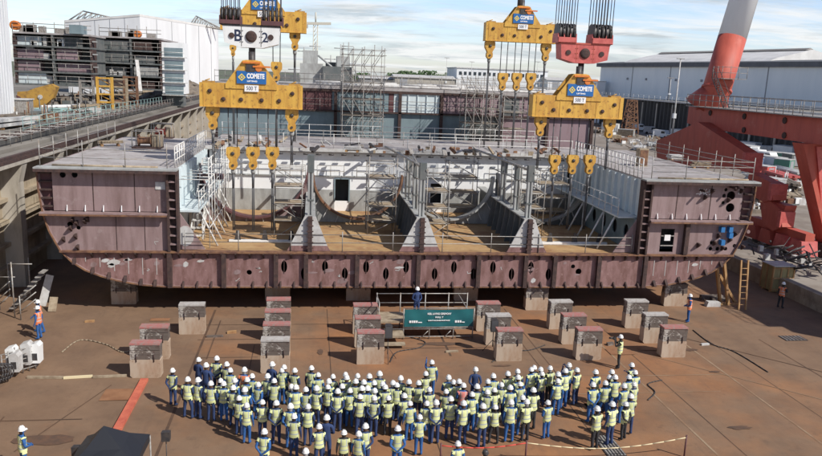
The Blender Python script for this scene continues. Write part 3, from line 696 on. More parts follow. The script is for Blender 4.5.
# ------------------------------------------------------------------ things standing on the section
def deck_machine(label, x, y, z, w, d, h, m, name='winch'):
    t = thing(name, label, 'machine', (x,y,z))
    MB().box((x-w/2,y-d/2,z),(x+w/2,y+d/2,z+.12)).build('base','rust_shaded',t)
    MB().lathe([(h*.32,-w*.34),(h*.45,-w*.33),(h*.45,-w*.29),(h*.27,-w*.28),(h*.27,w*.1),(h*.45,w*.11),(h*.45,w*.15)],(x,y,z+.12+h*.45),14,0,'x').build('drum',m,t)
    MB().box((x+w*.18,y-d*.3,z+.121),(x+w*.48,y+d*.3,z+h)).build('housing','board',t)
    g = MB()
    for sx in (-1,1):
        for sy in (-1,1): g.tube((x+sx*w/2.1,y+sy*d/2.1,z+.12),(x+sx*w/2.1,y+sy*d/2.1,z+h+.3),.04)
    for sy in (-1,1): g.tube((x-w/2.1,y+sy*d/2.1,z+h+.3),(x+w/2.1,y+sy*d/2.1,z+h+.3),.04)
    g.build('frame','rail_grey',t); return t
p = onZ(148,148,ZT); deck_machine('rust brown winch machine standing on the left wing deck', p.x, p.y, ZT, 2.0, 1.3, .95, 'rust_edge')
p = onZ(163,138,ZT); deck_machine('small red machine behind the winch on the left wing deck', p.x, p.y, ZT, 1.7, 1.1, .9, 'crane_red', 'compressor')
p = onZ(641,166,ZT)
t = thing('control_cabinet','rusty brown cabinet behind the white railing on the right wing','cabinet',(p.x,p.y,ZT))
MB().box((p.x-.35,p.y-.3,ZT),(p.x+.35,p.y+.3,ZT+1.3)).build('body','board',t); MB().box((p.x-.3,p.y-.33,ZT+.1),(p.x+.3,p.y-.301,ZT+1.2)).build('door','rust_edge',t)
def pallet(label, p, m, w=1.2, d=.9, n=4, h=.35, grp=None):
    t = thing('steel_pile', label, 'pile', p, grp); rn = random.Random(hash(label) % 9999 if False else len(label)*7+int(p[0]*3))
    b = MB()
    for k in range(2): b.box((p[0]-w*.4+k*w*.7,p[1]-d/2,p[2]),(p[0]-w*.4+k*w*.7+.1,p[1]+d/2,p[2]+.1))
    b.build('bearer','timber',t)
    for k in range(n):
        z = p[2]+.1+h*k/n; MB().box((p[0]-w/2+rn.uniform(0,.15),p[1]-d/2+rn.uniform(0,.1),z),(p[0]+w/2-rn.uniform(0,.15),p[1]+d/2-rn.uniform(0,.1),z+h/n*.9)).build('plate',m,t)
    return t
p = onZ(675,160,ZT); pallet('stack of grey plates on the right wing deck by its railing', (p.x,p.y,ZT), 'pale_grey')
p = onZ(615,139,ZT); pallet('low stack of boards at the rear of the right wing', (p.x,p.y,ZT), 'board')
# lifting lugs trays on the tank top under the pulleys
for u0, u1, v, lab in ((229,300,242,'pale spreader tray with lifting lugs on the orange floor, left bay'),(542,606,244,'pale spreader tray with lifting lugs on the orange floor, right bay')):
    a = onZ(u0,v,ZB); b = onZ(u1,v,ZB); y = (a.y+b.y)/2
    t = thing('lifting_tray', lab, 'lifting tray', ((a.x+b.x)/2,y,ZB))
    MB().box((a.x,y-.12,ZB),(b.x,y+.12,ZB+.14)).build('beam','white_paint',t)
    for q in (.12,.5,.88):
        x = a.x+(b.x-a.x)*q; MB().prism([(x-.2,ZB+.141),(x+.2,ZB+.141),(x+.09,ZB+.75),(x-.09,ZB+.75)],'y',y-.05,y+.05).build('lug','black_metal',t)

# ------------------------------------------------------------------ spreader beams, pulleys, hook blocks
def bolt(m_, x, y, z, r=.13): m_.lathe([(r,0),(r,-.05),(r*.5,-.07)],(x,y,z),8,0,'y')
def spreader(label, uc, vt, vb, wpx, Y, logo='COMETE', num='500 T', full=True):
    c = onY(uc, (vt+vb)/2, Y); sc = abs(onY(uc+1,100,Y).x-onY(uc,100,Y).x); W = wpx*sc; hh = abs(onY(uc,vt,Y).z-onY(uc,vb,Y).z)
    x, z = c.x, c.z; D = .45; K = wpx/102*sc
    t = thing('spreader_beam', label, 'spreader beam', (x,Y,z-hh/2), 'yellow spreader beams hanging from the cranes')
    b = MB()
    b.prism([(x-W/2,z-hh/2),(x+W/2,z-hh/2),(x+W/2,z+hh/2-.0),(x+W*.28,z+hh/2+.0),(x+W*.2,z+hh/2-.02),(x-W*.2,z+hh/2-.02),(x-W*.28,z+hh/2),(x-W/2,z+hh/2)],'y',Y-D,Y+D)
    for q in (-.46,-.2,.2,.46): b.box((x+q*W-.02,Y-D-.02,z-hh/2+.02),(x+q*W+.02,Y-D+.001,z+hh/2-.04))
    b.box((x-W/2,Y-D-.05,z-hh/2-.05),(x+W/2,Y+D+.05,z-hh/2+.0)); b.build('beam','yellow',t)
    ah = 23.5*K
    for yy in (Y-D-.06, Y+D-.06):
        g = MB().prism([(x-W*.25,z+hh/2-.3),(x+W*.25,z+hh/2-.3),(x+W*.25,z+hh/2-.03),(x+W*.085,z+hh/2+ah*.97),(x+W*.05,z+hh/2+ah),(x-W*.05,z+hh/2+ah),(x-W*.085,z+hh/2+ah*.97),(x-W*.25,z+hh/2-.03)],'y',yy,yy+.1)
        g.build('apex_plate','yellow',t)
    k = MB()
    for q in (-.4,-.27,-.1,.1,.27,.4): bolt(k, x+q*W, Y-D-.02, z-hh*.18 if abs(q) < .35 else z+hh*.15)
    k.build('bolt','rust_shaded',t)
    k = MB().tube((x,Y,z+hh/2+ah*.45),(x,Y,z+hh/2+ah+.5),.2,10); k.box((x-.55,Y-.34,z+hh/2+ah*.62),(x+.75,Y+.34,z+hh/2+ah*.74)); k.lathe([(.25,-.5),(.25,.5)],(x,Y,z+hh/2+ah*.55),10,0,'y'); k.build('hook_shank','black_metal',t)
    k = MB().box((x-.5,Y-D-.2,z+hh/2+ah*.86),(x+.55,Y-D-.061,z+hh/2+ah*.93)); k.box((x+.1,Y-D-.2,z+hh/2+ah*.70),(x+1.15,Y-D-.061,z+hh/2+ah*.77)); k.lathe([(.2,0),(.2,-.1)],(x+.45,Y-D-.061,z+hh/2+ah*.66),10,0,'y'); k.build('hook_clamp','orange',t)
    k = MB().box((x-.3,Y-D-.14,z+hh/2+ah*.5),(x+.22,Y-D-.061,z+hh/2+ah*.82)); k.build('hook_opening','black_metal',t)
    sw, shh = 29*K, 12.5*K; sx = x+.02; sz = z+hh/2+.05+ah*.24
    s_ = MB().box((sx-sw/2,Y-D-.13,sz-shh/2),(sx+sw/2,Y-D-.075,sz+shh/2)).build('sign','sign_blue',t)
    text('lettering', logo, 'sign_white', s_, (sx+sw*.14,Y-D-.134,sz+shh*.1), shh*.52, fit=sw*.6, bold=.02)
    text('lettering', 'LIFTING', 'sign_white', s_, (sx+sw*.02,Y-D-.134,sz-shh*.3), shh*.16, fit=sw*.34, bold=.006)
    lg = MB(); r1 = shh*.3; cx_ = sx-sw*.33
    lg.plate([(cx_-r1,sz),(cx_,sz-r1),(cx_+r1,sz),(cx_,sz+r1)],[[(cx_-r1*.62,sz),(cx_,sz-r1*.62),(cx_+r1*.62,sz),(cx_,sz+r1*.62)]],'y',Y-D-.14,Y-D-.131)
    lg.plate([(cx_-r1*.35,sz),(cx_,sz-r1*.35),(cx_+r1*.35,sz),(cx_,sz+r1*.35)],[],'y',Y-D-.14,Y-D-.131); lg.build('emblem','sign_yellow',s_)
    n_ = MB().box((sx-.42,Y-D-.1,sz-shh*.5-.47),(sx+.42,Y-D-.07,sz-shh*.5-.08)).build('number_plate','sign_white',t)
    text('lettering', num, 'ink', n_, (sx,Y-D-.104,sz-shh*.5-.275), .33, fit=.62)
    text('lettering', '12345678', 'rust_shaded', t, (x+.0,Y-D-.024,z-hh*.36), .16, fit=1.3) if False else None
    lu = MB()
    for q in (-.42,.42): lu.box((x+q*W-.35,Y-.3,z+hh/2+.001),(x+q*W+.35,Y+.3,z+hh/2+.1)); lu.tube((x+q*W-.2,Y-.1,z+hh/2+.1),(x+q*W+.1,Y-.1,z+hh/2+.22),.04)
    lu.build('lug','yellow_dirty',t)
    return t, x, z, W, hh, sc
def pulley(label, x, Y, ztop, s, rope_to, sling_to, nrope=2, group='yellow pulley blocks'):
    """housing 0.85 m wide by 1.5 m tall at s=1; ropes up to rope_to, sling down to sling_to"""
    t = thing('pulley_block', label, 'pulley block', (x,Y,ztop-1.5*s), group)
    w = .44*s; z = ztop
    out = [(x-w*.85,z),(x+w*.85,z),(x+w,z-.12*s),(x+w,z-.55*s),(x+w*.62,z-.82*s),(x+w*.5,z-.95*s),(x+w*.62,z-1.1*s),(x+w*.6,z-1.35*s),(x+w*.3,z-1.5*s),(x-w*.3,z-1.5*s),(x-w*.6,z-1.35*s),(x-w*.62,z-1.1*s),(x-w*.5,z-.95*s),(x-w*.62,z-.82*s),(x-w,z-.55*s),(x-w,z-.12*s)]
    h_ = MB().prism(out,'y',Y-.24*s,Y-.12*s); h_.prism(out,'y',Y+.12*s,Y+.24*s); h_.build('housing','yellow',t)
    hs_ = t.children[-1]; MB().lathe([(.36*s,-.1*s),(.3*s,0),(.36*s,.1*s)],(x,Y,z-.45*s),14,0,'y').build('sheave','black_metal',hs_)
    k = MB(); k.lathe([(.13*s,0),(.13*s,-.06*s),(.06*s,-.09*s)],(x,Y-.241*s,z-.42*s),10,0,'y'); k.lathe([(.09*s,0),(.09*s,-.05*s)],(x,Y-.241*s,z-1.22*s),8,0,'y'); k.build('axle','black_metal',hs_)
    if rope_to:
        for q in ((-.28*s,.28*s) if nrope == 2 else (0,)): MB().tube((x+q,Y,z-.2*s),(x+q*1.05,Y,rope_to),.035,6).build('wire_rope','wire',t)
    k = MB().lathe([(.12*s,-.3),(.16*s,-.2),(.16*s,0)],(x,Y,z-1.5*s),8); k.build('swivel','grey_plate',t)
    tb = z-1.5*s-.3; L_ = tb-sling_to
    k = MB().tube((x,Y,tb),(x,Y,tb-min(.9,L_*.3)),.11*s,8,0,.07*s); k.tube((x-.04,Y,tb-.1),(x-.05,Y,sling_to),.04,6); k.tube((x+.04,Y,tb-.1),(x+.05,Y,sling_to),.04,6); k.build('sling','wire',t)
    return t
def rig(nm, uc, vt, vb, wpx, Y, ends, lows, low_v, end_sling_z, low_sling_z, s=1.0, endv=None):
    t, x, z, W, hh, sc = spreader(nm, uc, vt, vb, wpx, Y)
    zb = z-hh/2-.05
    for q, l in zip(ends, ('left','right')):
        xx = onY(q,(vt+vb)/2,Y).x; pulley(f'pulley block under the {l} end of the {NAMES[nm]}', xx, Y, zb, s, None, end_sling_z)
    for q, l in zip(lows, ('left','middle','right')):
        p = onY(q,low_v,Y); pulley(f'{l} one of three low pulleys roped under the {NAMES[nm]}', p.x, Y, p.z, s, zb, low_sling_z)
    return t
NAMES = {}
nA = 'nearest large yellow spreader beam hanging below the white numbered hook block'; NAMES[nA] = 'yellow beam below the white hook block'
nD = 'yellow spreader beam hanging below the red hook block at right'; NAMES[nD] = 'yellow beam below the red hook block'
nC = 'yellow spreader beam high up, half hidden behind the white hook block'; NAMES[nC] = 'yellow beam behind the white hook block'
nB = 'smaller looking yellow spreader beam with open sky behind, left of the red hook block'; NAMES[nB] = 'yellow beam seen against the sky'
rig(nA, 252, 84, 107, 102, 46.6, (212.5,292), (233,253,272.5), 147, 8.7, ZB+.7, .92)
rig(nD, 576, 96, 117, 90, 48.2, (541.5,611), (555,573,590), 155, 8.7, ZB+.7, .86)
spreader(nC, 264, 11, 31, 84, 54.0)
p = onY(295,31,54.); pulley('pulley block under the right end of the yellow beam behind the white hook block', p.x, 54., p.z, .88, None, 9.5)
p = onY(279,62,58.); pulley('low pulley roped behind the apex of the nearest yellow beam, right side', p.x, 54., onY(279,62,54.).z, .88, onY(279,31,54.).z, 8.9)
pulley('pulley hanging left, behind the yellow beam apex', onY(233,47,54.).x, 54., onY(233,45,54.).z, .5, None, 9.2)
rig(nB, 520.5, 24, 42, 70, 61.5, (490.5,547), (503,517,531), 73, 8.75, 8.75, .95)

def hook_block(label, uc, Y, vt, vb, wpx, body_m, bank_m, letters, banks, nrope):
    sc = abs(onY(uc+1,30,Y).x-onY(uc,30,Y).x); c = onY(uc,(vt+vb)/2,Y); x, z = c.x, c.z; hh = abs(onY(uc,vt,Y).z-onY(uc,vb,Y).z); W = wpx*sc
    t = thing('hook_block', label, 'hook block', (x,Y,z-hh/2), 'heavy crane hook blocks')
    b = MB(); D = .55
    b.prism([(x-W/2,z+hh/2),(x-W*.47,z-hh*.3),(x-W*.2,z-hh/2),(x+W*.2,z-hh/2),(x+W*.47,z-hh*.3),(x+W/2,z+hh/2)],'y',Y-D,Y+D); b.build('body',body_m,t)
    e = MB()
    for q in (-.17,.17): e.box((x+q*W-.015,Y-D-.012,z-hh*.45),(x+q*W+.015,Y-D+.001,z+hh/2-.01))
    e.prism([(x-W/2-.02,z+hh/2-.07),(x+W/2+.02,z+hh/2-.07),(x+W/2+.02,z+hh/2+.04),(x-W/2-.02,z+hh/2+.04)],'y',Y-D-.03,Y+D+.03)
    for q in (-.19,-.15,.15,.19):
        for j in (-.25,0,.25): e.lathe([(.03,0),(.03,-.03)],(x+q*W,Y-D,z+j*hh),6,0,'y')
    e.build('edge_trim','black_metal' if body_m == 'white_paint' else 'crane_red',t)
    k = MB(); k.lathe([(.34,0),(.34,-.07),(.27,-.07),(.22,-.12)],(x,Y-D,z),16,0,'y'); k.lathe([(.17,0),(.17,-.06)],(x-W*.34,Y-D,z+.02),10,0,'y'); k.lathe([(.17,0),(.17,-.06)],(x+W*.34,Y-D,z-.0),10,0,'y')
    k.build('pin','rust_shaded',t)
    if letters:
        text('lettering', letters[0], 'ink', t, (x-W*.235,Y-D-.004,z), .95, fit=.42, bold=.02); text('lettering', letters[1], 'ink', t, (x+W*.24,Y-D-.004,z-.05), .8, fit=.36, bold=.01)
    for bi, (u0, u1, vt2) in enumerate(banks):
        x0 = onY(u0,vt2,Y).x; x1 = onY(u1,vt2,Y).x; zt = onY(u0,vt2,Y).z; zb_ = z+hh/2; zc = (zt+zb_)/2+.12; r = (zt-zb_)/2
        k = MB()
        for q in range(4): xx = x0+(x1-x0)*q/3; k.prism([(Y-.62,zb_+.0),(Y+.62,zb_+.0),(Y+.55,zc-.05),(Y-.55,zc-.05)],'x',xx-.03,xx+.03)
        k.box((x0,Y-.66,zb_+.04),(x1,Y-.6,zc-.3)); k.build('cheek_plate',bank_m,t)
        n = 5
        for q in range(n):
            xx = x0+(x1-x0)*(q+.5)/n; MB().lathe([(r*1.15,-.08),(r*.95,0),(r*1.15,.08)],(xx,Y,zc),16,0,'x').build('sheave','black_metal',t)
        for q in range(nrope):
            xx = x0+(x1-x0)*(q+.5)/nrope
            for yy in (-r,r): MB().tube((xx,Y+yy,zc),(xx+.02*(q-2),Y+yy*.6,52),.03,5,cap=False).build('wire_rope','wire',t)
    MB().tube((x,Y,z-hh*.4),(x,Y,z-hh/2-1.3),.2,10).build('shank','black_metal',t)
    return t
hook_block('white hook block lettered B 2 with dark red sheaves', 252, 47.0, 26, 48, 57, 'white_paint', 'maroon_panel', 'B2', ((220.5,241,9),(262,283,10)), 5)
hook_block('bright red hook block with black sheaves and many ropes', 582, 48.6, 44, 63.5, 49, 'hook_red', 'hook_red', None, ((556.5,574.5,26),(590.5,610.5,27)), 7)
# ropes of the two hooks above the frame
for u, Y, lab in ((264,54.,'crane ropes above the half hidden yellow beam'),(520.5,61.5,'crane ropes above the yellow beam against the sky')):
    p = onY(u,-8,Y); t = thing('crane_hook', lab, 'crane hook', (p.x,Y,p.z))
    MB().tube((p.x,Y,onY(u,8 if u > 300 else 2,Y).z-.6),(p.x,Y,p.z+1.5),.2,10).build('shank','black_metal',t)
    MB().box((p.x-1.6,Y-.5,p.z+1.5),(p.x+1.6,Y+.5,p.z+3.2)).build('block','crane_red',t)
    for k in range(6): MB().tube((p.x-1.4+k*.56,Y,p.z+3.2),(p.x-1.4+k*.56,Y,54),.035,5).build('wire_rope','wire',t)

exec_people = True
#PART2
# ------------------------------------------------------------------ keel blocks in the sun, in front of the section
ORD = ['first','second','third','fourth','fifth','sixth','seventh','eighth','ninth','tenth','eleventh','twelfth','thirteenth','fourteenth','fifteenth','sixteenth','seventeenth','eighteenth','nineteenth','twentieth','twenty-first','twenty-second','twenty-third','twenty-fourth','twenty-fifth','twenty-sixth','twenty-seventh','twenty-eighth','twenty-ninth','thirtieth']
def keel_block(label, x, y, top, sd, hh=1.72, w=1.4, group='concrete and timber keel blocks in front of the section'):
    rn = random.Random(sd); d = .55
    t = thing('keel_block', label, 'keel block', (x,y,0), group)
    hc = hh*(.52+.06*rn.random())
    ch = [rn.uniform(.01,.12) for _ in range(8)]
    MB().prism([(x-w/2+ch[0],0),(x+w/2-ch[1],0),(x+w/2,ch[2]*.7),(x+w/2-ch[7]*.15,hc*.5),(x+w/2,hc-ch[3]*.6),(x+w/2-ch[4],hc),(x-w/2+ch[5]*.6,hc),(x-w/2,hc-ch[6]*.5),(x-w/2+ch[3]*.15,hc*.4),(x-w/2,ch[0])],'y',y-d/2,y+d/2).build('base','block_concrete',t); t.rotation_euler.z = rn.uniform(-.03,.03)
    tm = MB(); z = hc+.004; n = 3
    for k in range(n):
        h_ = (hh-.09-hc)/n; o = rn.uniform(0,.03)
        tm.box((x-w/2+o,y-d/2+rn.uniform(.0,.03),z),(x+w/2-rn.uniform(0,.03),y+d/2-rn.uniform(0,.03),z+h_-.012)); z += h_
    tm.build('timber','block_timber',t)
    MB().box((x-w/2+.01,y-d/2-.012,hh-.085),(x+w/2-.01,y+d/2+.01,hh)).build('cap',top,t)
    k = MB()
    for q in (-.28,.3): k.tube((x+q*w,y-d/2-.02,hc-.1),(x+q*w,y-d/2-.02,hc+.28),.025)
    k.build('strap','rust_shaded',t)
    return t
cols = [('far left pair beside the red strip',[(-7.65,34.05,'block_red'),(-7.7,36.35,'block_red')]),
        ('second column from the left',[(-1.62,34.35,'block_pale'),(-1.66,36.6,'block_red'),(-1.7,38.75,'block_red'),(-1.74,40.85,'block_red')]),
        ('column left of the stage',[(3.13,35.3,'block_red'),(3.14,37.55,'block_red'),(3.17,39.75,'block_red')]),
        ('column right of the stage',[(10.45,35.45,'block_red'),(10.44,37.8,'block_pale'),(10.41,40.05,'block_red')]),
        ('column right of centre, near the photographer',[(14.83,35.45,'block_red'),(14.82,37.8,'block_red'),(14.91,40.3,'block_pale')]),
        ('rightmost column',[(19.75,35.65,'block_red'),(19.7,37.8,'block_pale'),(19.72,40.35,'block_pale')])]
sd = 0
for nm, L_ in cols:
    for k, (x, y, tp) in enumerate(L_):
        sd += 1; pos = 'front' if k == 0 else ('rear' if k == len(L_)-1 else ('middle' if len(L_) == 3 else ORD[k]))
        keel_block(f'{pos} keel block of the {nm}', x, y, tp, sd)
keel_block('pale topped keel block standing alone, third row on the left', -6.43, 39.95, 'block_pale', 77)
for i, (u, v, w, lab) in enumerate(((121,308,1.5,'dark bearing block under the left bilge of the hull section'),(359,304,1.6,'bearing block under the hull behind the stage'),(539,313,1.5,'sunlit bearing block under the hull right of the stage'),(673,305,1.6,'bearing block under the right bilge near the orange vest worker'),(277,303,1.6,'bearing block under the hull behind the second block column'),(468,304,1.6,'bearing block under the hull just right behind the stage'))):
    p = onZ(u, v, 0); keel_block(lab, p.x, max(p.y, 43.9)+(1.0 if i not in (2,3) else 0), 'block_timber', 90+i, 1.54, w, 'bearing blocks under the hull section')
# ------------------------------------------------------------------ stage with banner
sx0, sx1, sy0, sy1 = 3.85, 9.25, 38.6, 40.4; dz = 1.02
stg = thing('stage', 'low scaffold stage with pale deck and guard rails under the hull', 'stage', ((sx0+sx1)/2,sy0,0))
MB().box((sx0,sy0+.1,dz-.1),(sx1,sy1,dz)).build('deck','board',stg)
MB().box((sx0,sy0-1.0,.45),(5.2,sy0+.09,.52)).build('lower_deck','board',stg)
stp = MB().box((sx0+.05,sy0-1.5,.18),(5.2,sy0-1.05,.24)); stp.build('step','board',stg)
for x in (sx0+.03,5.25,6.72,8.1,sx1-.03):
    for y in (sy0,sy1): MB().tube((x,y,0),(x,y,dz+1.15 if y == sy1 else dz+.02),.035).build('post','scaffold',stg)
g = MB()
for z in (dz+.55,dz+1.1): g.tube((sx0,sy1,z),(sx1,sy1,z),.03); g.tube((sx0,sy0,z),(sx0,sy1,z),.03)
for z in (.15,.6): g.tube((sx0,sy0,z),(sx1,sy0,z),.03); g.tube((sx0,sy1,z),(sx1,sy1,z),.03)
for x in (6.3,7.6): g.tube((x,sy0-.05,.15),(x+.35,sy0-.05,.5),.025)
g.tube((sx1,sy0,dz+.1),(sx1-.6,sy1,dz+1.1),.03); g.tube((sx0,sy0,0),(sx0,sy0,dz+1.1),.03)
g.build('guard_rail','scaffold',stg)
for k in range(4):
    MB().box((6.2+.5*k,sy1-.75,dz+.001),(6.5+.5*k,sy1-.3,dz+.45)).build('crate','board',stg) if False else None
bn = thing('banner', 'teal banner with white writing stretched along the front of the stage', 'banner', (7.24,sy0-.05,.75))
b_ = MB(); n = 24; x0, x1, z0, z1 = 5.28, 9.2, .76, 1.78; vs = []; fs = []
for i in range(n+1):
    for j in range(7):
        a = i/n; c = j/6; vs.append((x0+(x1-x0)*a, sy0-.07+.012*math.sin(a*23+c*5)+.012*math.sin(a*9-c*7), z0+(z1-z0)*c-.03*math.sin(PI*a)*(1 if c > .5 else 0)))
for i in range(n):
    for j in range(6): fs.append((i*7+j,(i+1)*7+j,(i+1)*7+j+1,i*7+j+1))
b_.add(vs, fs, 0, True); b_.add([(a,y+.012,z) for a,y,z in vs], fs, 0, True); b_.build('cloth','banner_teal',bn)
f_ = MB()
for (p,q) in (((x0-.05,z0-.05),(x1+.05,z0-.05)),((x0-.05,z1+.05),(x1+.05,z1+.05)),((x0-.05,z0-.05),(x0-.05,z1+.05)),((x1+.05,z0-.05),(x1+.05,z1+.05))): f_.tube((p[0],sy0-.05,p[1]),(q[0],sy0-.05,q[1]),.03)
f_.build('frame','scaffold',bn)
for s_, z, sz, ft, xx in (('KEEL LAYING CEREMONY',1.52,.15,1.35,7.24),('HULL Y',1.32,.14,.46,7.24),('SAINT-NAZAIRE SHIPYARD',1.13,.09,1.25,7.24)):
    text('lettering', s_, 'sign_white', bn, (xx,sy0-.112,z), sz, fit=ft, bold=.004)
for xx, ws in ((5.85,(.1,.08,.11,.09,.22)),(8.45,(.12,.1,.09,.16))):
    g = MB(); x = xx-.3
    for k, w_ in enumerate(ws): g.box((x,sy0-.115,1.0),(x+w_,sy0-.105,1.13 if w_ < .15 else 1.05)); x += w_+.03
    g.build('emblem','sign_white',bn)
def speaker(label, x, y, z0, h=1.1):
    t = thing('loudspeaker', label, 'loudspeaker', (x,y,0), 'black loudspeakers on tripod stands')
    MB().prism([(x-.2,y-.2),(x+.2,y-.2),(x+.14,y+.2),(x-.14,y+.2)],'z',z0,z0+h*.62).build('cabinet','black_metal',t)
    MB().box((x-.17,y-.215,z0+.05),(x+.17,y-.201,z0+h*.58)).build('grille','wire',t)
    MB().tube((x,y,.35),(x,y,z0),.022).build('pole','black_metal',t)
    for k in range(3): a = 2*PI*k/3+.5; MB().tube((x,y,.75),(x+.55*math.cos(a),y+.55*math.sin(a),.012),.016).build('leg','black_metal',t)
speaker('black loudspeaker on tripod left of the stage', 4.05, 35.5, 1.28); speaker('black loudspeaker on tripod right of the stage between keel blocks', 9.85, 36.4, 1.25)
def lampstand(label, u, vtop, x, y, h):
    t = thing('floodlight', label, 'floodlight', (x,y,0), 'small black floodlights on stands')
    MB().tube((x,y,.3),(x,y,h),.018).build('pole','black_metal',t)
    MB().prism([(y-.12,h-.02),(y+.12,h-.02),(y+.17,h+.28),(y-.14,h+.34)],'x',x-.14,x+.14).build('lamp_head','black_metal',t)
    for k in range(3): a = 2*PI*k/3; MB().tube((x,y,.5),(x+.4*math.cos(a),y+.4*math.sin(a),.01),.014).build('leg','black_metal',t)
p = onZ(166,437,1.9); lampstand('small black floodlight on a stand right of the black tent', 166, 437, p.x, p.y, 1.8)
p = onZ(77,452,1.9); lampstand('small black floodlight on a stand left of the black tent', 77, 452, p.x, p.y, 1.8)
# ------------------------------------------------------------------ tent, strip, plank, hoses at the left front
ap = Vector((-6.38,22.95,0)); 
t = thing('canopy_tent', 'black pop-up canopy tent with pointed roof at the near edge', 'tent', (ap.x,ap.y,0))
hw = 1.02; ce = [(ap.x+q[0]*hw, ap.y+q[1]*hw, 2.15) for q in ((-1,1),(1,1),(1,-1),(-1,-1))]
r_ = MB(); A = (ap.x-.18,ap.y,onY(113,425.5,22.95).z)
for i in range(4):
    a, b = ce[i], ce[(i+1)%4]; m1 = ((a[0]+b[0])/2,(a[1]+b[1])/2,2.24); f1 = tuple((A[k]*.45+a[k]*.55)-(.08 if k == 2 else 0) for k in range(3)); f2 = tuple((A[k]*.45+b[k]*.55)-(.08 if k == 2 else 0) for k in range(3)); mm = tuple((A[k]*.45+m1[k]*.55)-(.13 if k == 2 else 0) for k in range(3))
    r_.add([A,f1,mm,f2,a,m1,b],[(0,1,2),(0,2,3),(1,4,5,2),(2,5,6,3)],0,False)
    v0 = (a[0],a[1],1.9); v1 = (b[0],b[1],1.9); r_.add([a,m1,b,v1,((a[0]+b[0])/2,(a[1]+b[1])/2,1.96),v0],[(0,1,4,5),(1,2,3,4)])
r_.build('roof','tent_black',t)
for c in ce: MB().tube((c[0],c[1],0),(c[0],c[1],2.1),.03).build('leg','rail_grey',t)
p = onZ(146,378,0); q = onZ(125,431,0)
tag(MB().box((p.x-.17,q.y,0),(p.x+.17,p.y-.3,.12)).build('red_strip','beam_coral'), 'long coral red steel strip lying on the floor before the left blocks', 'steel strip')
hs = thing('timber_plank', 'long pale thin planks lying end to end between drum and keel block', 'planks', (-11,33.9,0))
for x0, x1, y0_, y1_, m_ in ((-13.0,-11.4,33.95,33.85,'board'),(-11.35,-10.1,33.8,33.95,'rope_cream'),(-10.05,-8.55,33.85,33.95,'board')): MB().bar((x0,y0_,.06),(x1,y1_,.06),.12,.1).build('plank',m_,hs)
t = thing('welding_rack', 'cluster of white cabinets on a wheeled rack with coiled dark hoses', 'equipment', (-13.6,34.0,0))
for k, (dx_, dy_, h_) in enumerate(((-.35,.3,1.25),(.15,.75,1.3),(.5,.95,1.2),(-.05,-.1,1.1))):
    x, y = -13.45+dx_, 34.2+dy_; b_ = MB().prism([(x-.2,.35),(x+.2,.35),(x+.22,h_),(x+.1,h_+.15),(x-.22,h_+.05)],'y',y-.25,y+.25).build('cabinet','pale_grey' if k % 2 else 'white_paint',t)
    MB().box((x-.13,y-.262,.5),(x+.1,y-.251,.85)).build('panel','black_metal',b_)
g = MB()
for k in range(6): a = k; g.tube((-14+.2*k,33.8+.25*k,.02),(-14+.2*k,33.8+.25*k,1.2+.1*(k%3)),.03)
for k in range(5): g.tube((-14.1,33.8,.2+.25*k),(-12.9,35.1,.2+.25*k),.025)
g.build('frame','rail_grey',t)
g = MB()
for k in range(5):
    for j in range(14):
        a0, a1 = 2*PI*j/14, 2*PI*(j+1)/14; cx, cy, R_ = -14.25+.12*k, 33.25+.06*k, .5-.03*k
        g.tube((cx+R_*math.cos(a0),cy+.1*math.sin(a0*2),.55+R_*math.sin(a0)),(cx+R_*math.cos(a1),cy+.1*math.sin(a1*2),.55+R_*math.sin(a1)),.035,5)
g.build('hose_coil','black_metal',t)
# rope line at the front right
t = thing('rope_barrier', 'cream and red barrier rope on thin red posts along the near edge', 'rope barrier', (11,25,0))
pa, pb, pc = onZ(684,457,0), onZ(525,463,0), onZ(440,466,0)
pts = [pa.lerp(pb,k/14)+Vector((0,0,.85-.35*math.sin(PI*k/14))) for k in range(15)]
MB().path(pts,.022,5).build('rope','rope_cream',t)
pts = [pb.lerp(pc,k/8)+Vector((0,0,.85-.15*math.sin(PI*k/8))) for k in range(9)]; MB().path(pts,.024,5).build('rope','rope_red',t)
for p in (pa,pb,pc): MB().tube((p.x,p.y,0),(p.x,p.y,.95),.035).build('post','maroon_panel',t)
# cables and scrap lying about
def cable(label, pts, m_='black_metal', r=.03):
    P_ = [onZ(u,v,r) for u,v in pts]; out = []
    for i in range(len(P_)-1):
        a, b, c, d = P_[max(i-1,0)], P_[i], P_[i+1], P_[min(i+2,len(P_)-1)]
        for k in range(6):
            t_ = k/6; out.append(.5*((2*b)+(c-a)*t_+(2*a-5*b+4*c-d)*t_*t_+(3*b-a-3*c+d)*t_**3))
    out.append(P_[-1]); tag(MB().path(out,r,5).build('cable',m_), label, 'cable')
cable('dark cable snaking from the left loudspeaker towards the crowd', [(390,362),(397,352),(418,348),(425,342),(408,336),(402,330)])
cable('dark cable lying between block columns right of the stage', [(492,362),(508,352),(530,350),(545,345)])
cable('pale hose curving on the floor left of the keel blocks', [(62,352),(80,340),(105,344),(122,352),(135,349)], 'board', .035)
cable('thin dark cable right of the separate worker group', [(648,400),(655,392),(648,384),(662,380)])
cable('dark hose on the open floor at the right', [(693,330),(712,344),(735,352),(768,372)])
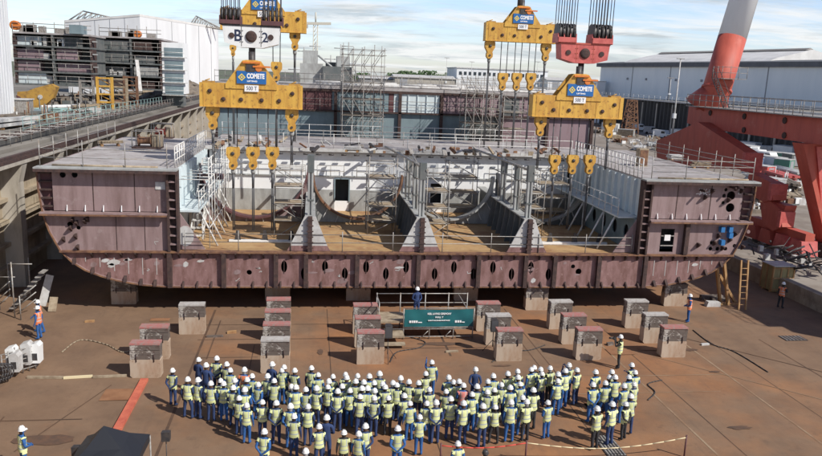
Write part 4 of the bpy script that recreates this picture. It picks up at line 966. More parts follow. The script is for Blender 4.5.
for i, (u,v,w_,d_,h_,m_,lab) in enumerate(((232,333,.5,.3,.12,'timber','short timber offcut beside the lone pale keel block'),(215,337,.9,.2,.1,'block_timber','dark timber offcut by the lone pale keel block foot'),(90,322,.5,.25,.1,'timber','timber scrap in front of the left bilge'),(452,352,.7,.2,.08,'board','board scrap on the floor before the stage'),(610,345,.4,.3,.15,'block_timber','dark scrap block between right keel block columns'),(705,345,.5,.2,.1,'pale_grey','pale scrap piece on the open right floor'))):
    p = onZ(u,v,0); tag(MB().prism([(p.x-w_/2,p.y-d_/2),(p.x+w_/2,p.y-d_*.2),(p.x+w_*.45,p.y+d_/2),(p.x-w_*.5,p.y+d_*.2)],'z',0,h_).build('offcut',m_), lab, 'scrap')
# ------------------------------------------------------------------ right side: ledge, crate, strut
tag(MB().box((XE-.25,-25,0),(XE+.02,280,ZY+.03)).build('dock_ledge','concrete'), 'low concrete ledge wall along the right side of the dock floor', 'ledge wall')
p = onZ(764,288,0); q = onZ(790,294,0)
cx, cy = (p.x+q.x)/2+.2, (p.y+q.y)/2+.3
t = thing('shipping_crate', 'tall olive wooden crate with pale sheet on top by the ledge', 'crate', (cx,cy,0))
cw = .95; MB().box((cx-cw,cy-.7,.12),(cx+cw*.7,cy+.7,1.95)).build('box','crate_wood',t)
g = MB()
for x in (cx-cw,cx-.35,cx+.2,cx+cw*.7): g.box((x-.05,cy-.75,.1),(x+.05,cy-.701,1.97))
for z in (.25,1.1,1.85): g.box((cx-cw-.03,cy-.79,z-.05),(cx+cw*.7+.03,cy-.751,z+.05))
for y in (cy-.65,cy,cy+.65): g.box((cx-cw-.05,y-.05,.1),(cx-cw-.001,y+.05,1.97))
g.build('batten','timber',t)
MB().box((cx-cw-.08,cy-.82,1.975),(cx+cw*.7+.08,cy+.78,2.03)).build('lid','pale_grey',t)
g = MB()
for y in (cy-.5,cy+.4): g.box((cx-cw,y-.06,0),(cx+cw*.7,y+.06,.118))
g.build('skid','timber',t)
a0 = onZ(727,304,0)
t = thing('timber_shore', 'timber shoring struts propping the right bilge of the hull', 'shore', (a0.x,a0.y,0))
for (u,v),(w,q_) in (((728,305),(731,262)),((720,303),(727,268)),((735,303),(730,280))):
    b_ = onZ(u,v,0); tp = onY(w,q_,Y0+.2 if v > 300 else Y0); MB().bar((b_.x,b_.y,.05),(tp.x,max(tp.y,b_.y),tp.z),.22,.16).build('strut','timber',t)
MB().bar((a0.x-.8,a0.y-.1,.05),(a0.x+.8,a0.y-.1,.05),.25,.1).build('sole_plate','timber',t)
b_ = onY(745,262,Y0+.4)
t = thing('ladder', 'orange timber ladder leaning at the right end of the hull', 'ladder', (b_.x,b_.y,0))
for q_ in (-.25,.25): MB().bar((b_.x+q_,b_.y-.4,0),(b_.x+q_+.1,b_.y+.2,3.3),.1,.1).build('rail','timber',t)
g = MB()
for k in range(7): g.tube((b_.x-.25+.012*k,b_.y-.35+.072*k,.35+.4*k),(b_.x+.25+.012*k,b_.y-.35+.072*k,.35+.4*k),.03)
g.build('rung','timber',t)
p = onZ(703,300,0); tag(MB().box((p.x-.1,p.y,0),(p.x+1.5,p.y+.35,.3)).box((p.x+.5,p.y-.3,0),(p.x+1.5,p.y-.01,.22)).build('timber_baulk','block_timber'), 'dark timber baulks on the floor left of the shoring struts', 'timber')
p = onZ(712,306,0); tag(MB().prism([(p.x-.5,0),(p.x+.5,0),(p.x+.5,.3),(p.x-.4,.35)],'y',p.y-.2,p.y+.2).build('pale_box','pale_grey'), 'small pale box on the floor beside the shoring struts', 'box')
# ------------------------------------------------------------------ left dock wall
t = thing('dock_wall', 'weathered concrete dock wall with buttresses on the left', 'dock wall', (XW,70,0))
MB().box((XW-2,-25,0),(XW-1.0,285,8.2)).build('wall','concrete',t)
yp = onX(20,190,XW).y; y = yp-7.3*6; k = 0
while y < 200:
    MB().prism([(XW-1.02,0),(XW+.1,0),(XW+.1,6.9),(XW+.4,8.1),(XW-1.02,8.1)],'y',y-.42,y+.42).build('buttress','concrete_pale',t); y += 7.3
MB().box((XW-1.02,-25,8.11),(XW+.45,285,8.35)).build('cap_beam','concrete_pale',t)
g = MB()
for z in (1.4,2.9,4.4,5.8): g.box((XW-1.0,-25,z-.12),(XW-.6,285,z+.12))
g.build('wale','concrete',t)
MB().box((XW-1.02,-25,8.36),(XW-.02,285,8.6)).build('kerb','quay',t)
tag(MB().box((XW+.0,-25,8.36),(XW+.47,285,8.56)).box((XW+.1,-25,8.561),(XW+.35,285,8.75)).build('crane_rail','rust_shaded'), 'dark rust crane rail beam along the left dock edge', 'crane rail')
def fence(label, pts, h, m, step, rails, name='railing', r=.03):
    t = thing(name, label, 'railing', pts[0]); g = MB()
    for a, b in zip(pts, pts[1:]):
        a = Vector(a); b = Vector(b); n = max(1, round((b-a).length/step)); ps = MB()
        for k in range(n+1): p = a.lerp(b,k/n); ps.tube(p, p+Vector((0,0,h)), r)
        for q in rails: g.tube(a+Vector((0,0,q)), b+Vector((0,0,q)), r*.9)
    ps.build('post',m,t); g.build('rail',m,t); return t
fence('long pale tube railing along the left quay edge', [(XW-1.6,20,ZQ),(XW-1.6,150,ZQ)], 1.15, 'scaffold', 1.9, (.55,1.1), r=.024)
fence('pale green railing on the left quay behind the edge railing', [(XW-4.2,62,ZQ),(XW-3.2,112,ZQ)], 1.3, 'rail_green', 1.7, (.4,.85,1.3))
t = thing('cable_tray', 'long grey cable tray with pipes running along the left quay', 'cable tray', (XW-2.6,60,ZQ))
MB().box((XW-3.1,10,ZQ),(XW-2.0,160,ZQ+.35)).build('tray','sheet_dark',t)
g = MB()
for k in range(4): g.tube((XW-2.95+.25*k,10,ZQ+.43),(XW-2.95+.25*k,160,ZQ+.43),.07)
g.build('pipe','rail_grey',t)
g = MB()
for k in range(60): g.box((XW-3.2,12+k*2.4,ZQ+.352),(XW-1.95,12.15+k*2.4,ZQ+.56))
g.build('bracket','rust_shaded',t)
# scaffold stairs at the foot of the wall
t = thing('scaffold_stair', 'tube scaffold with stairs standing against the foot of the left dock wall', 'scaffold', (-17.3,43.2,0))
for (u, v0, vt) in ((15,318,262),(21,320,296),(0,310,270),(10,296,262),(31,300,258)):
    p = onZ(u,v0,0); MB().tube((p.x,p.y,0),(p.x,p.y,onY(u,vt,p.y).z),.04).build('post','scaffold',t)
g = MB()
for (u0,v0,u1,v1,y) in ((8,264,32,264,43.6),(0,277,15,277,42.8),(17,300,36,285,43.3),(17,307,36,292,43.3),(17,314,36,299,43.3),(0,290,10,281,43.),(0,298,10,289,43.),(0,304,10,295,43.)):
    a = onY(u0,v0,y); b = onY(u1,v1,y); g.tube(a,b,.035)
g.build('rail','scaffold',t)
g = MB()
for k in range(9): z = .25+k*.27; g.box((-17.4+.22*k,43.5,z),(-17.1+.22*k,44.3,z+.05))
g.build('tread','rail_grey',t)
for i, (u,v,w,q_,lab,m_) in enumerate(((42,306,50,275,'pale plank leaning in the shadow beneath the left bilge','pale_grey'),(52,312,54,297,'short upright pale board standing under the left bilge','board'))):
    p = onZ(u,v,0); a = onY(w,q_,p.y+.4); tag(MB().bar((p.x,p.y,0.02),(a.x,a.y,a.z),.45,.06,up=(0,1,0)).build('leaning_board',m_), lab, 'board')
p = onZ(30,322,0)
# ------------------------------------------------------------------ left quay: hall panel, ship blocks, hall, heaps
t = thing('white_hall', 'tall white corrugated hall wall at the far left edge', 'hall', (-37,70,ZQ))
xw_ = onZ(15.5,118,ZQ); w = MB().box((-60,40,ZQ),(xw_.x,xw_.y,44)); 
for k in range(60): w.box((xw_.x-.001,41+k*.63,ZQ),(xw_.x+.06,41.3+k*.63,44))
w.build('wall','hall_white',t)
def deck_block(label, u0, u1, vt, Y, dep, levels, seed, pale_to=None):
    a = onY(u0,vt,Y); b = onY(u1,vt,Y); zt = (a.z+b.z)/2; lh = (onY(u0,vt,Y).z-onY(u0,vt+15.5,Y).z) if levels == 3 else (onY(u0,vt,Y).z-onY(u0,vt+13,Y).z)
    rn = random.Random(seed); x0, x1 = a.x, b.x; t = thing('ship_block', label, 'ship block', ((x0+x1)/2,Y,ZQ), 'unfinished ship blocks on the left quay')
    zb = max(ZQ, zt-lh*levels)
    for k in range(levels+1):
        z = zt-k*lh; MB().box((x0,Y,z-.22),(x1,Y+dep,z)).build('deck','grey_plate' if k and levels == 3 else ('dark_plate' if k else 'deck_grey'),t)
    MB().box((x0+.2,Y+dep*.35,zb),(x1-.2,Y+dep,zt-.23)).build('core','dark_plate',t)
    n = max(2, round((x1-x0)/4.2))
    for q in range(n+1):
        x = x0+(x1-x0-.3)*q/n; MB().box((x,Y+.05,zb),(x+.25,Y+dep*.34,zt-.24)).build('web_frame','dark_plate' if q % 2 else 'rust_shaded',t)
    for k in range(levels):
        z = zt-(k+1)*lh
        for q in range(n):
            xa_ = x0+(x1-x0)*q/n; xb_ = x0+(x1-x0)*(q+1)/n; r = rn.random()
            m_ = rn.choice(['slate_panel','mauve_panel','mauve_panel','dark_plate','blue_panel'] if seed == 11 else ['dark_plate','rust_shaded','dark_plate','grey_plate'])
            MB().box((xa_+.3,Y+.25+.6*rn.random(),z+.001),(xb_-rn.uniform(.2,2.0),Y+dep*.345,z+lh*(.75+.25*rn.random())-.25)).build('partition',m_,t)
            if r > .35:
                g = MB()
                for _ in range(3):
                    xx = rn.uniform(xa_+.3,xb_-.8); g.box((xx,Y+.6,z+.001),(xx+rn.uniform(.3,.9),Y+1.3,z+rn.uniform(.4,1.4)))
                g.build('outfitting',rn.choice(['pale_grey','white_paint','board','rust_edge']),t)
        g = MB()
        for zz in (.5,1.05): g.tube((x0,Y-.03,z+zz),(x1,Y-.03,z+zz),.035)
        for q in range(int((x1-x0)/1.6)+1): g.tube((x0+q*1.6,Y-.03,z),(x0+q*1.6,Y-.03,z+1.1),.035)
        g.build('railing','rail_grey',t)
    g = MB()
    for q in range(int((x1-x0)/1.3)): h = rn.uniform(.9,1.7); g.tube((x0+q*1.3,Y+.2,zt),(x0+q*1.3,Y+.2,zt+h),.05)
    for zz in (.6,1.1): g.tube((x0,Y+.2,zt+zz),(x1,Y+.2,zt+zz),.045)
    for _ in range(7): xx = rn.uniform(x0,x1-1.5); g.box((xx,Y+2,zt+.001),(xx+rn.uniform(.5,1.4),Y+3,zt+rn.uniform(.4,1.2)))
    g.build('roof_fitting','rail_grey',t)
    return x0, x1, zt, lh, t
bx0, bx1, bz, bl_, tb1 = deck_block('unfinished ship block with three open decks of blue and mauve panels', 12, 91, 33, 104, 7, 4, 11)
c0, c1_, cz, cl, tb2 = deck_block('unfinished ship block with four dark open decks, right of the other', 99, 161, 37, 112, 14, 4, 12)
p0 = onY(161,42,112.5); p1 = onY(184,42,112.5)
ww = MB().box((p0.x+.02,112.5,p0.z-1.9-3*cl),(p1.x,116,p0.z)); MB().box((p0.x+.4,113.2,ZQ),(p1.x-.4,115.6,p0.z-1.91-3*cl)).build('core','dark_plate',tb2); ww.build('white_end','white_primer',tb2)
for k in range(4):
    zz = p0.z-1.2-k*cl
    g = MB()
    for j in range(5): xx = p0.x+.4+j*(p1.x-p0.x-.6)/5; g.box((xx,112.46,zz-.8),(xx+.52,112.499,zz+.45))
    g.build('window','slate_panel',tb2)
    g = MB().tube((p0.x,112.2,zz-.2),(p1.x,112.2,zz-.2),.04); g.box((p0.x,112.1,zz-.95),(p1.x+.4,112.499,zz-.85)); g.build('balcony','rail_white',tb2)
p2 = onY(95,40,108); p3 = onY(84,40,108)
MB().box((onY(70,22,103.5).x,103,bz+.001),(onY(82,22,103.5).x,105.5,onY(75,25,103.5).z)).build('stair_house','slate_panel',tb1)
for u, v, Y_, r_, par in ((15.5,28.5,104.8,.6,tb1),(138,37,112.8,.5,tb2)):
    p = onY(u,v,Y_); MB().lathe([(r_*.9,-.5),(r_,-.4),(r_,.4),(r_*.9,.5)],(p.x,Y_,max(p.z,bz if par is tb1 else cz)+.4),12,0,'y').build('tank','orange',par)
g = MB()
wh0 = onY(90,42,104); 
for k in range(3):
    zz = bz-.8-k*bl_; g.box((bx1+.02,104.2,zz-.15),(bx1+.5,104.9,zz+.0))
g.build('end_wall','grey_plate',tb1)
sk = MB(); a = onY(137,60,111.4); b = onY(142,91,111.4); sk.bar((a.x,111.2,a.z),(b.x,110.4,b.z),.5,.12); sk.build('gangway','pale_grey',tb2)
# big white hall
hc, hl_, hr = (-32.6,150.), (-46.8,152.), (-21.3,184.); zt_ = 23.6
t = thing('assembly_hall', 'large white assembly hall behind the unfinished ship blocks', 'hall', (-33,150,ZQ))
back = (hl_[0]+hr[0]-hc[0], hl_[1]+hr[1]-hc[1])
# curved right corner
arcp = []
for k in range(7):
    a = k/6; c = Vector(hr).lerp(Vector(hc),.12); e_ = Vector(hr).lerp(Vector(back),.12); m_ = Vector(hr); pt = (1-a)**2*c+2*a*(1-a)*m_+a*a*e_; arcp.append((pt.x,pt.y))
foot = [hl_, hc]+arcp+[back]
def zroof(x, y): return 21.9+1.7*min(1,max(0,(x+46.8+(152-y)*.33)/14))
n = len(foot); g = MB(); g.add([(x,y,ZQ) for x,y in foot]+[(x,y,zroof(x,y)) for x,y in foot],[tuple(range(n-1,-1,-1))]+[(i,(i+1)%n,n+(i+1)%n,n+i) for i in range(n)]); g.build('wall','hall_white',t)
g = MB(); q_ = [(x+(x+33)*.008,y+(y-170)*.004) for x,y in foot]; g.add([(x,y,zroof(x,y)+.01) for x,y in q_]+[(x,y,zroof(x,y)+.45) for x,y in q_],[tuple(range(n-1,-1,-1)),tuple(range(n,2*n))]+[(i,(i+1)%n,n+(i+1)%n,n+i) for i in range(n)]); g.build('roof','roof_white',t)
g = MB()
for A_, B_, n in ((hc,hl_,5),(hc,hr,6)):
    A2, B2 = Vector(A_), Vector(B_); d = (B2-A2); nn = Vector((-d.y,d.x)).normalized()*(.05 if A_ is hc and B_ is hl_ else -.05)
    for k in range(1,n): p = A2.lerp(B2,k/n); q = A2.lerp(B2,k/n+.0035); g.prism([(p.x,p.y),(q.x,q.y),(q.x+nn.x*1.2,q.y+nn.y*1.2),(p.x+nn.x*1.2,p.y+nn.y*1.2)],'z',ZQ,zroof(*p)-.06)
g.build('panel_joint','hall_line',t)
def truss(u0, v0, u1, vt, u2, v2, Y_):
    a, b, c = onY(u0,v0,Y_), onY(u1,vt,Y_), onY(u2,v2,Y_); g = MB()
    for dy in (0,3):
        o = Vector((0,dy,0)); g.tube(a+o,b+o,.14); g.tube(b+o,c+o,.14); g.tube(a+o,c+o,.14)
        for k in range(1,6): p = a.lerp(c,k/6); q = b.lerp(c,k/6); g.tube(p+o,q+o,.08); g.tube(p+o,b.lerp(c,(k-1)/6)+o,.07)
    g.tube(b,b+Vector((0,3,0)),.1); g.tube(a,a+Vector((0,3,0)),.1); return g.build('roof_truss','rail_grey',t)
truss(68,21,83,11,112,17.5,165); truss(190,25,196,16,222,29,176)
# yellow grab, gantries and heaps in front of the blocks
p = onY(35,99,97)
t = thing('lifting_yoke', 'big rounded yellow lifting frame lying below the first ship block', 'lifting frame', (p.x,97,ZQ))
def YP(u, v, y=97): q = onY(u,v,y); return (q.x,q.z)
MB().prism([YP(22,111),YP(19,103),YP(24,93),YP(36,88),YP(52,84),YP(58,87),YP(54,98),YP(46,105),YP(34,111)],'y',96.6,97.6).build('arm','yellow_dirty',t)
MB().prism([YP(14,112),YP(15,92),YP(28,91),YP(24,98),YP(20,104),YP(22,112)],'y',97.7,98.6).build('counter_arm','yellow_dirty',t)
MB().prism([YP(18,95),YP(22,97),YP(24,113),YP(20,113)],'y',96.4,96.59).build('edge_plate','maroon_panel',t)
q = onY(40,97,96.5); MB().lathe([(.28,0),(.28,-.1)],(q.x,96.6,q.z),12,0,'y').build('pin','pale_grey',t)
for i, (u, vt, vb, w, lab, m_) in enumerate(((104,77,97,.9,'yellow steel frame tower below the second ship block','yellow'),(118,78,97,1.0,'second paler frame tower right of the yellow one','board'),(86,80,99,.8,'dark frame tower below the gap between ship blocks','rail_grey'),(130,76,94,.8,'rusty frame tower at the foot of the second ship block','rust_edge'))):
    a = onY(u,vt,100+i); t = thing('frame_tower', lab, 'frame', (a.x,100+i,ZQ))
    for sx in (-w,w): MB().box((a.x+sx-.15,100+i,ZQ),(a.x+sx+.15,100.3+i,a.z)).build('leg',m_,t)
    g = MB()
    for k in range(4): z = ZQ+(a.z-ZQ)*(k+1)/4; g.box((a.x-w+.151,100.05+i,z-.25),(a.x+w-.151,100.25+i,z-.05)); g.bar((a.x-w,100.35+i,z-.2),(a.x+w,100.35+i,z-(a.z-ZQ)/4),.1,.1)
    g.build('brace',m_,t)
def heap(label, u, v, z0, L_, W_, h, kind, seed, yaw=0., m_=None, cat='pile'):
    p = onZ(u,v,z0); rn = random.Random(seed); t = thing(kind, label, cat, (p.x,p.y,z0)); ca, sa = math.cos(yaw), math.sin(yaw)
    def T(x,y,z): return (p.x+x*ca-y*sa, p.y+x*sa+y*ca, z0+z)
    b = MB()
    for q in (-.35,.35): b.bar(T(q*L_,-W_/2,.08),T(q*L_,W_/2,.08),.16,.16)
    b.build('bearer','timber',t)
    g = MB(); n = 10
    for k in range(n):
        y = -W_/2+W_*(k%5+.5)/5+rn.uniform(-.05,.05); z = .18+(k//5)*h*.45+rn.uniform(0,.03); l = L_*rn.uniform(.8,1.1); o = rn.uniform(-.1,.1)*L_
        if kind == 'pipe_pile': g.tube(T(-l/2+o,y,z+h*.2),T(l/2+o,y,z+h*.2),h*.2,8)
        else: g.bar(T(-l/2+o,y,z+h*.15),T(l/2+o,y,z+h*.15+rn.uniform(-.1,.2)*h),W_/5.5,h*.3)
    g.build('pipe' if kind == 'pipe_pile' else 'bar',m_,t); return t
HL = [(8,128,5,2.4,.9,'beam_pile','pale_grey',1.2,'stack of pale steel bars on the left quay edge, nearest pile'),(14,122,4,2.2,.7,'beam_pile','rubble',1.3,'dark bar stack in front of the white hall wall'),(28,116,4,2.0,.6,'beam_pile','slate_panel',1.0,'slate coloured bar stack beside the small grey hut'),(45,113,5,2.0,.45,'beam_pile','rail_green',.4,'pale green bar stack below the yellow lifting frame'),(62,111,5,2.0,.6,'pipe_pile','white_paint',1.1,'stack of white pipes on the left quay'),(72,106,4,2.2,1.2,'beam_pile','rubble',.9,'dark bar stack right of the white pipes'),(60,120,5,1.5,.5,'pipe_pile','rail_grey',1.35,'grey pipe stack close to the left dock edge'),(85,111,4,1.6,.7,'beam_pile','board',1.35,'board stack near the pale green railing start'),(90,103,5,2.2,1.2,'beam_pile','rust_shaded',.7,'rusty bar stack at the foot of the first ship block'),(112,101,5,2.2,1.0,'pipe_pile','pale_grey',1.2,'grey pipe stack behind the pale green railing'),(128,98,5,2.4,1.2,'beam_pile','rubble',1.0,'dark bar stack below the second ship block'),(148,96,6,2.6,1.2,'beam_pile','board',1.2,'board stack under the leaning gangway')]
for i, (u,v,l,w,h,kd,m_,yw_,lab) in enumerate(HL): heap(lab,u,v,ZQ,l,w,h,kd,i+40,yw_,m_)
p = onZ(19,118,ZQ); t = thing('hut', 'small grey box hut beside the white hall wall', 'hut', (p.x,p.y,ZQ)); MB().box((p.x-.9,p.y,ZQ),(p.x+.9,p.y+1.6,ZQ+1.8)).build('body','rail_grey',t); MB().box((p.x-1,p.y-.1,ZQ+1.801),(p.x+1,p.y+1.7,ZQ+1.92)).build('roof','pale_grey',t)
def mound(label, u, v, z0, rx, ry, h, seed, m_='rubble'):
    p = onZ(u,v,z0); rn = random.Random(seed); g = MB(); n, k_ = 26, 7; vs = []; fs = []
    for i in range(k_+1):
        a = i/k_
        for j in range(n):
            t_ = 2*PI*j/n; w_ = 1+.22*math.sin(3*t_+seed)+.1*rn.uniform(-1,1); vs.append((p.x+rx*w_*(1-a)*math.cos(t_),p.y+ry*w_*(1-a)*math.sin(t_),z0+h*(a**.8)*(1+.12*rn.uniform(-1,1)) if i else z0))
    for i in range(k_):
        for j in range(n): fs.append((i*n+j,i*n+(j+1)%n,(i+1)*n+(j+1)%n,(i+1)*n+j))
    g.add(vs,fs,0,True)
    for _ in range(25):
        a = rn.random(); t_ = rn.random()*6.28; r_ = rn.uniform(.1,.35); g.ball((p.x+rx*a*math.cos(t_),p.y+ry*a*math.sin(t_),z0+h*(1-a)**.8),r_,0,(1,1,.7),5,3)
    return tag(g.build('rubble_heap',m_), label, 'heap')
mound('long grey rubble heap right of the white ended ship block', 190, 94, ZQ, 5, 7, 2.8, 2)
mound('lower rubble heap beneath the four deck ship block', 166, 101, ZQ, 4.2, 4.5, 2.5, 5)
mound('brown rubble heap below the gangway', 148, 93, ZQ, 4, 5, 1.8, 8)
# ------------------------------------------------------------------ right: sheet wall, warehouse, far things
t = thing('sheet_wall', 'dark sheet pile dock wall with pale top at far right', 'dock wall', (XS,160,ZY))
pts = []
y = 40.; k = 0
while y < 279:
    pts += [(XS,y),(XS+.6,y+.4),(XS+.6,y+1.4),(XS,y+1.8)]; y += 2.2
MB().prism(pts+[(XS+1.2,y),(XS+1.2,40)],'z',ZY,10.2).build('sheet','sheet_dark',t)
g = MB()
y = 42
while y < 278: g.box((XS-.2,y,ZY),(XS-.01,y+.6,9.6)); y += 9.3
g.build('pile','concrete_pale',t)
MB().box((XS-.4,40,10.201),(XS+1.4,279,10.6)).build('cap','pale_grey',t)
t = thing('dock_wall', 'far end wall of the dock seen behind the second hull block', 'dock wall', (20,280,0)); MB().box((XW-2,280.5,-.4),(XS+1.2,286,9.7)).build('wall','sheet_dark',t); MB().box((XW-2,280.2,9.701),(XS+1.2,286,10.1)).build('cap','pale_grey',t)
fence('pale railing along the top of the far sheet pile wall', [(XS+.3,60,10.6),(XS+.3,275,10.6)], 1.2, 'rail_white', 3.6, (.6,1.15), r=.05)
t = thing('warehouse', 'long pale blue warehouse with dark grey roof at right', 'warehouse', (104,260,ZR)); t.rotation_euler.z = math.radians(10.4)
yA, yB_, xe, ze = 260., 60., 104., 20.8
MB().box((xe,yB_,ZR),(xe+45,yA,ze)).build('wall','hall_blue',t)
g = MB()
for k in range(1,8): y = yA-k*20; g.box((xe-.06,y,ZR),(xe-.001,y+.35,ze-.1))
g.build('panel_joint','hall_line',t)
MB().prism([(xe-1.0,ze-.3),(xe-1.0,ze+1.0),(xe+9,ze+1.9),(xe+38,ze+1.9),(xe+46,ze+.5),(xe+46,ze-.3)],'y',yB_-1,yA+1.5).build('roof','roof_grey',t)
for y0_, y1_, m_ in ((254,186,'roof_white'),(150,142,'roof_white'),(137,128,'concrete_pale'),(120,100,'concrete_pale')):
    MB().prism([(xe+5,ze+1.4),(xe+8,ze+2.5),(xe+20,ze+5.2),(xe+34,ze+2.6),(xe+38,ze+1.6)],'y',y1_,y0_).build('roof_light',m_,t)
    MB().prism([(xe+18.5,ze+5.1),(xe+20,ze+5.7),(xe+21.5,ze+5.1)],'y',y1_+1,y0_-1).build('ridge_vent','rail_grey',t)
for u, v in ((619,80.5),(632,81.5),(653,82),(671,84),(690,86)):
    p = onX(u,v,xe-.1); g = MB().box((xe-.35,p.y-.3,16.2),(xe-.001,p.y+.3,16.9)); g.build('wall_lamp','hall_line',t)
p = onX(604,95,104.); t = thing('cabin', 'small white upright cabin on the quay before the pale blue warehouse', 'cabin', (102,p.y,ZR)); hC = onX(604,82,102.).z
MB().box((100.4,p.y-2,ZR),(103.4,p.y+2,hC)).build('body','van_white',t); MB().box((100.33,p.y-.8,ZR+.8),(100.399,p.y+.8,hC-.6)).build('window','hall_line',t); MB().box((100.2,p.y-2.2,hC+.001),(103.6,p.y+2.2,hC+.3)).build('roof','pale_grey',t)
def lamp_post(label, x, y, z0, ztop, r=.12):
    t = thing('street_lamp', label, 'lamp post', (x,y,z0), 'tall lamp posts'); MB().tube((x,y,z0),(x,y,ztop),r,8,0,r*.55).build('pole','pale_grey',t)
    MB().box((x-1.0,y-.25,ztop-.05),(x+1.0,y+.25,ztop+.12)).build('lamp_head','rail_grey',t); g = MB().box((x-.35,y-.4,z0+ (ztop-z0)*.27),(x+.35,y+.4,z0+(ztop-z0)*.33)); g.build('box','van_white',t)
p = onX(673,128,92.); lamp_post('tall pale lamp post before the dark sheet pile wall', 92., p.y, ZY, onX(677,59,92.).z, .26)
p = onX(669,97,103.); lamp_post('small lamp post on the quay left of the tall one', 103., p.y, ZR, onX(669,78,103.).z, .16)
for u, vt, Y_, lab in ((447,58,295,'distant lamp post on the horizon above the white building left end'),(472,62,295,'distant lamp post above the middle of the far white building'),(538,62,295,'distant lamp post right of the far white building')):
    a = onY(u,vt,Y_); lamp_post(lab, a.x, Y_, 8.6, a.z, .14)
a = onY(457,68,300.); b = onY(548,71,300.)
t = thing('office_building', 'long low white building on the horizon behind the yellow pulleys', 'building', ((a.x+b.x)/2,300,8.6)); zz = a.z
MB().box((a.x,300,8.6),(b.x,322,zz)).build('wall','hall_white',t); MB().box((a.x-.3,299.7,zz+.001),(b.x+.3,322.3,zz+.4)).build('roof','pale_grey',t)
n = 18
for k in range(n): x = a.x+1+(b.x-a.x-2)*k/n; MB().box((x,299.88,zz-2.6),(x+1.1,299.998,zz-1.3)).build('window','glass_dark',t)
for u0, u1, vt, Y_, m_, lab in ((395,455,77,295,'concrete_pale','low beige shed on the horizon left of the white building'),(548,600,80,292,'hall_white','low white shed on the horizon right of the white building'),(360,398,78,302,'roof_grey','low grey shed on the horizon behind the tall scaffold')):
    a = onY(u0,vt,Y_); b = onY(u1,vt,Y_); t = thing('shed', lab, 'shed', ((a.x+b.x)/2,Y_,8.6)); zz = max(a.z,11); MB().box((a.x,Y_,8.6),(b.x,Y_+12,zz)).build('wall',m_,t); MB().prism([(Y_-.5,zz+.001),(Y_+6,zz+1.2),(Y_+12.5,zz+.001)],'x',a.x-.5,b.x+.5).build('roof','pale_grey',t); MB().box((a.x+2,Y_-.06,8.6),(a.x+5,Y_-.001,zz-.7)).build('door','hall_line',t)
def tree(label, u, v, Y_, h, w, seed):
    p = onY(u,v,Y_); rn = random.Random(seed); z0 = 8.6; t = thing('tree', label, 'tree', (p.x,Y_,z0), 'trees along the horizon')
    MB().tube((p.x,Y_,z0),(p.x,Y_,z0+h*.6),.35,6,0,.15).build('trunk','bark',t); g = MB()
    for _ in range(520):
        a = rn.random()*2*PI; r_ = w*math.sqrt(rn.random())*rn.uniform(.6,1); zz = z0+h*(.3+.7*rn.random()); r_ *= math.sqrt(max(.05,1-((zz-z0)/h-.55)**2*3.2))
        c = Vector((p.x+r_*math.cos(a),Y_+r_*math.sin(a),zz)); s_ = rn.uniform(.35,.8); d1 = Vector((rn.uniform(-1,1),rn.uniform(-1,1),rn.uniform(-1,1))).normalized(); d2 = d1.orthogonal()
        g.add([c-d1*s_,c+d2*s_*.7,c+d1*s_,c-d2*s_*.7],[(0,1,2,3)])
    g.build('crown','leaf',t)
TL = ['at far left of the tall scaffold','just right of the tall scaffold','right of the scaffold, above the beige shed','second above the beige shed','third and roundest above the beige shed','left of the white building','touching the white building left end','right of the white building','between white shed and spreader beam','behind the white shed']
for i, (u, h, w) in enumerate(((362,10,6),(396,11,7),(406,13,8),(416,12,7),(428,14,8),(438,11,6),(452,13,7),(553,11,7),(572,10,7),(590,11,7))): tree('distant dark green tree '+TL[i], u, 72, 420+12*(i%3), (h-1.0)*.72, w*1.1, i)
# little tower crane far away
a = onY(315,80,150); b = onY(316.5,24,150); t = thing('tower_crane', 'slender distant tower crane rising left of the tall scaffold', 'crane', (a.x,150,ZQ))
g = MB()
for q in (-.4,.4): g.tube((a.x+q,150,ZQ-8),(a.x+q,150,b.z),.1)
for k in range(18): z = ZQ+(b.z-ZQ)*k/18; g.tube((a.x-.4,150,z),(a.x+.4,150,z+1.2),.06)
g.build('mast','crane_thin',t); c = onY(331,26,150)
MB().bar((a.x-2.2,150,b.z),(c.x,150,b.z+.2),.4,.5).build('jib','crane_thin',t); MB().tube((a.x,150,b.z+.3),(a.x,150,b.z+2.2),.15).build('apex','crane_thin',t); MB().box((a.x-2.6,149.7,b.z-.9),(a.x-1.5,150.3,b.z-.1)).build('counterweight','concrete_pale',t)
MB().box((a.x-2,149,ZQ-9),(a.x+2,151,ZQ-7.99)).build('footing','concrete_pale',t)
# ------------------------------------------------------------------ red gantry crane at right
XR_ = 40.0
gc = thing('gantry_crane', 'huge red gantry crane leg frame with leaning red and white tubular mast', 'gantry crane', (XR_,58,ZY))
bt, bb = 12.55, 10.45
MB().prism([(74.5,bt),(74.5,bb+.3),(72.6,bb),(30,bb),(30,bt)],'x',XR_,XR_+2.6).build('sill_beam','crane_red',gc)
g = MB()
for k in range(5): y = 70-k*6; g.lathe([(.28,0),(.28,-.1)],(XR_-.001,y,bt-.5),8,0,'x'); 
for k in range(5): y = 69.8-k*6; g.lathe([(.28,0),(.28,-.1)],(XR_-.001,y,bb+.35),8,0,'x')
g.build('pad_eye','rust_shaded',gc)
m0 = onX(711,108,XR_+1.3); m1 = onY(748,-15,m0.y+2); dm = (m1-m0)
mw = m0+dm*.567
def onmast(tv): 
    # point on the mast axis at a picture height
    best = min((abs(onX(711+(748-711)*k/200,108-123*k/200,XR_+1.3).z-tv.z), k) for k in range(201))[1]; return m0+dm*(best/200)
pw = mw; rad = 1.42
top = m0+dm*2.6
MB().tube(m0-dm.normalized()*.5, pw, rad, 28).build('mast_foot','crane_red',gc)
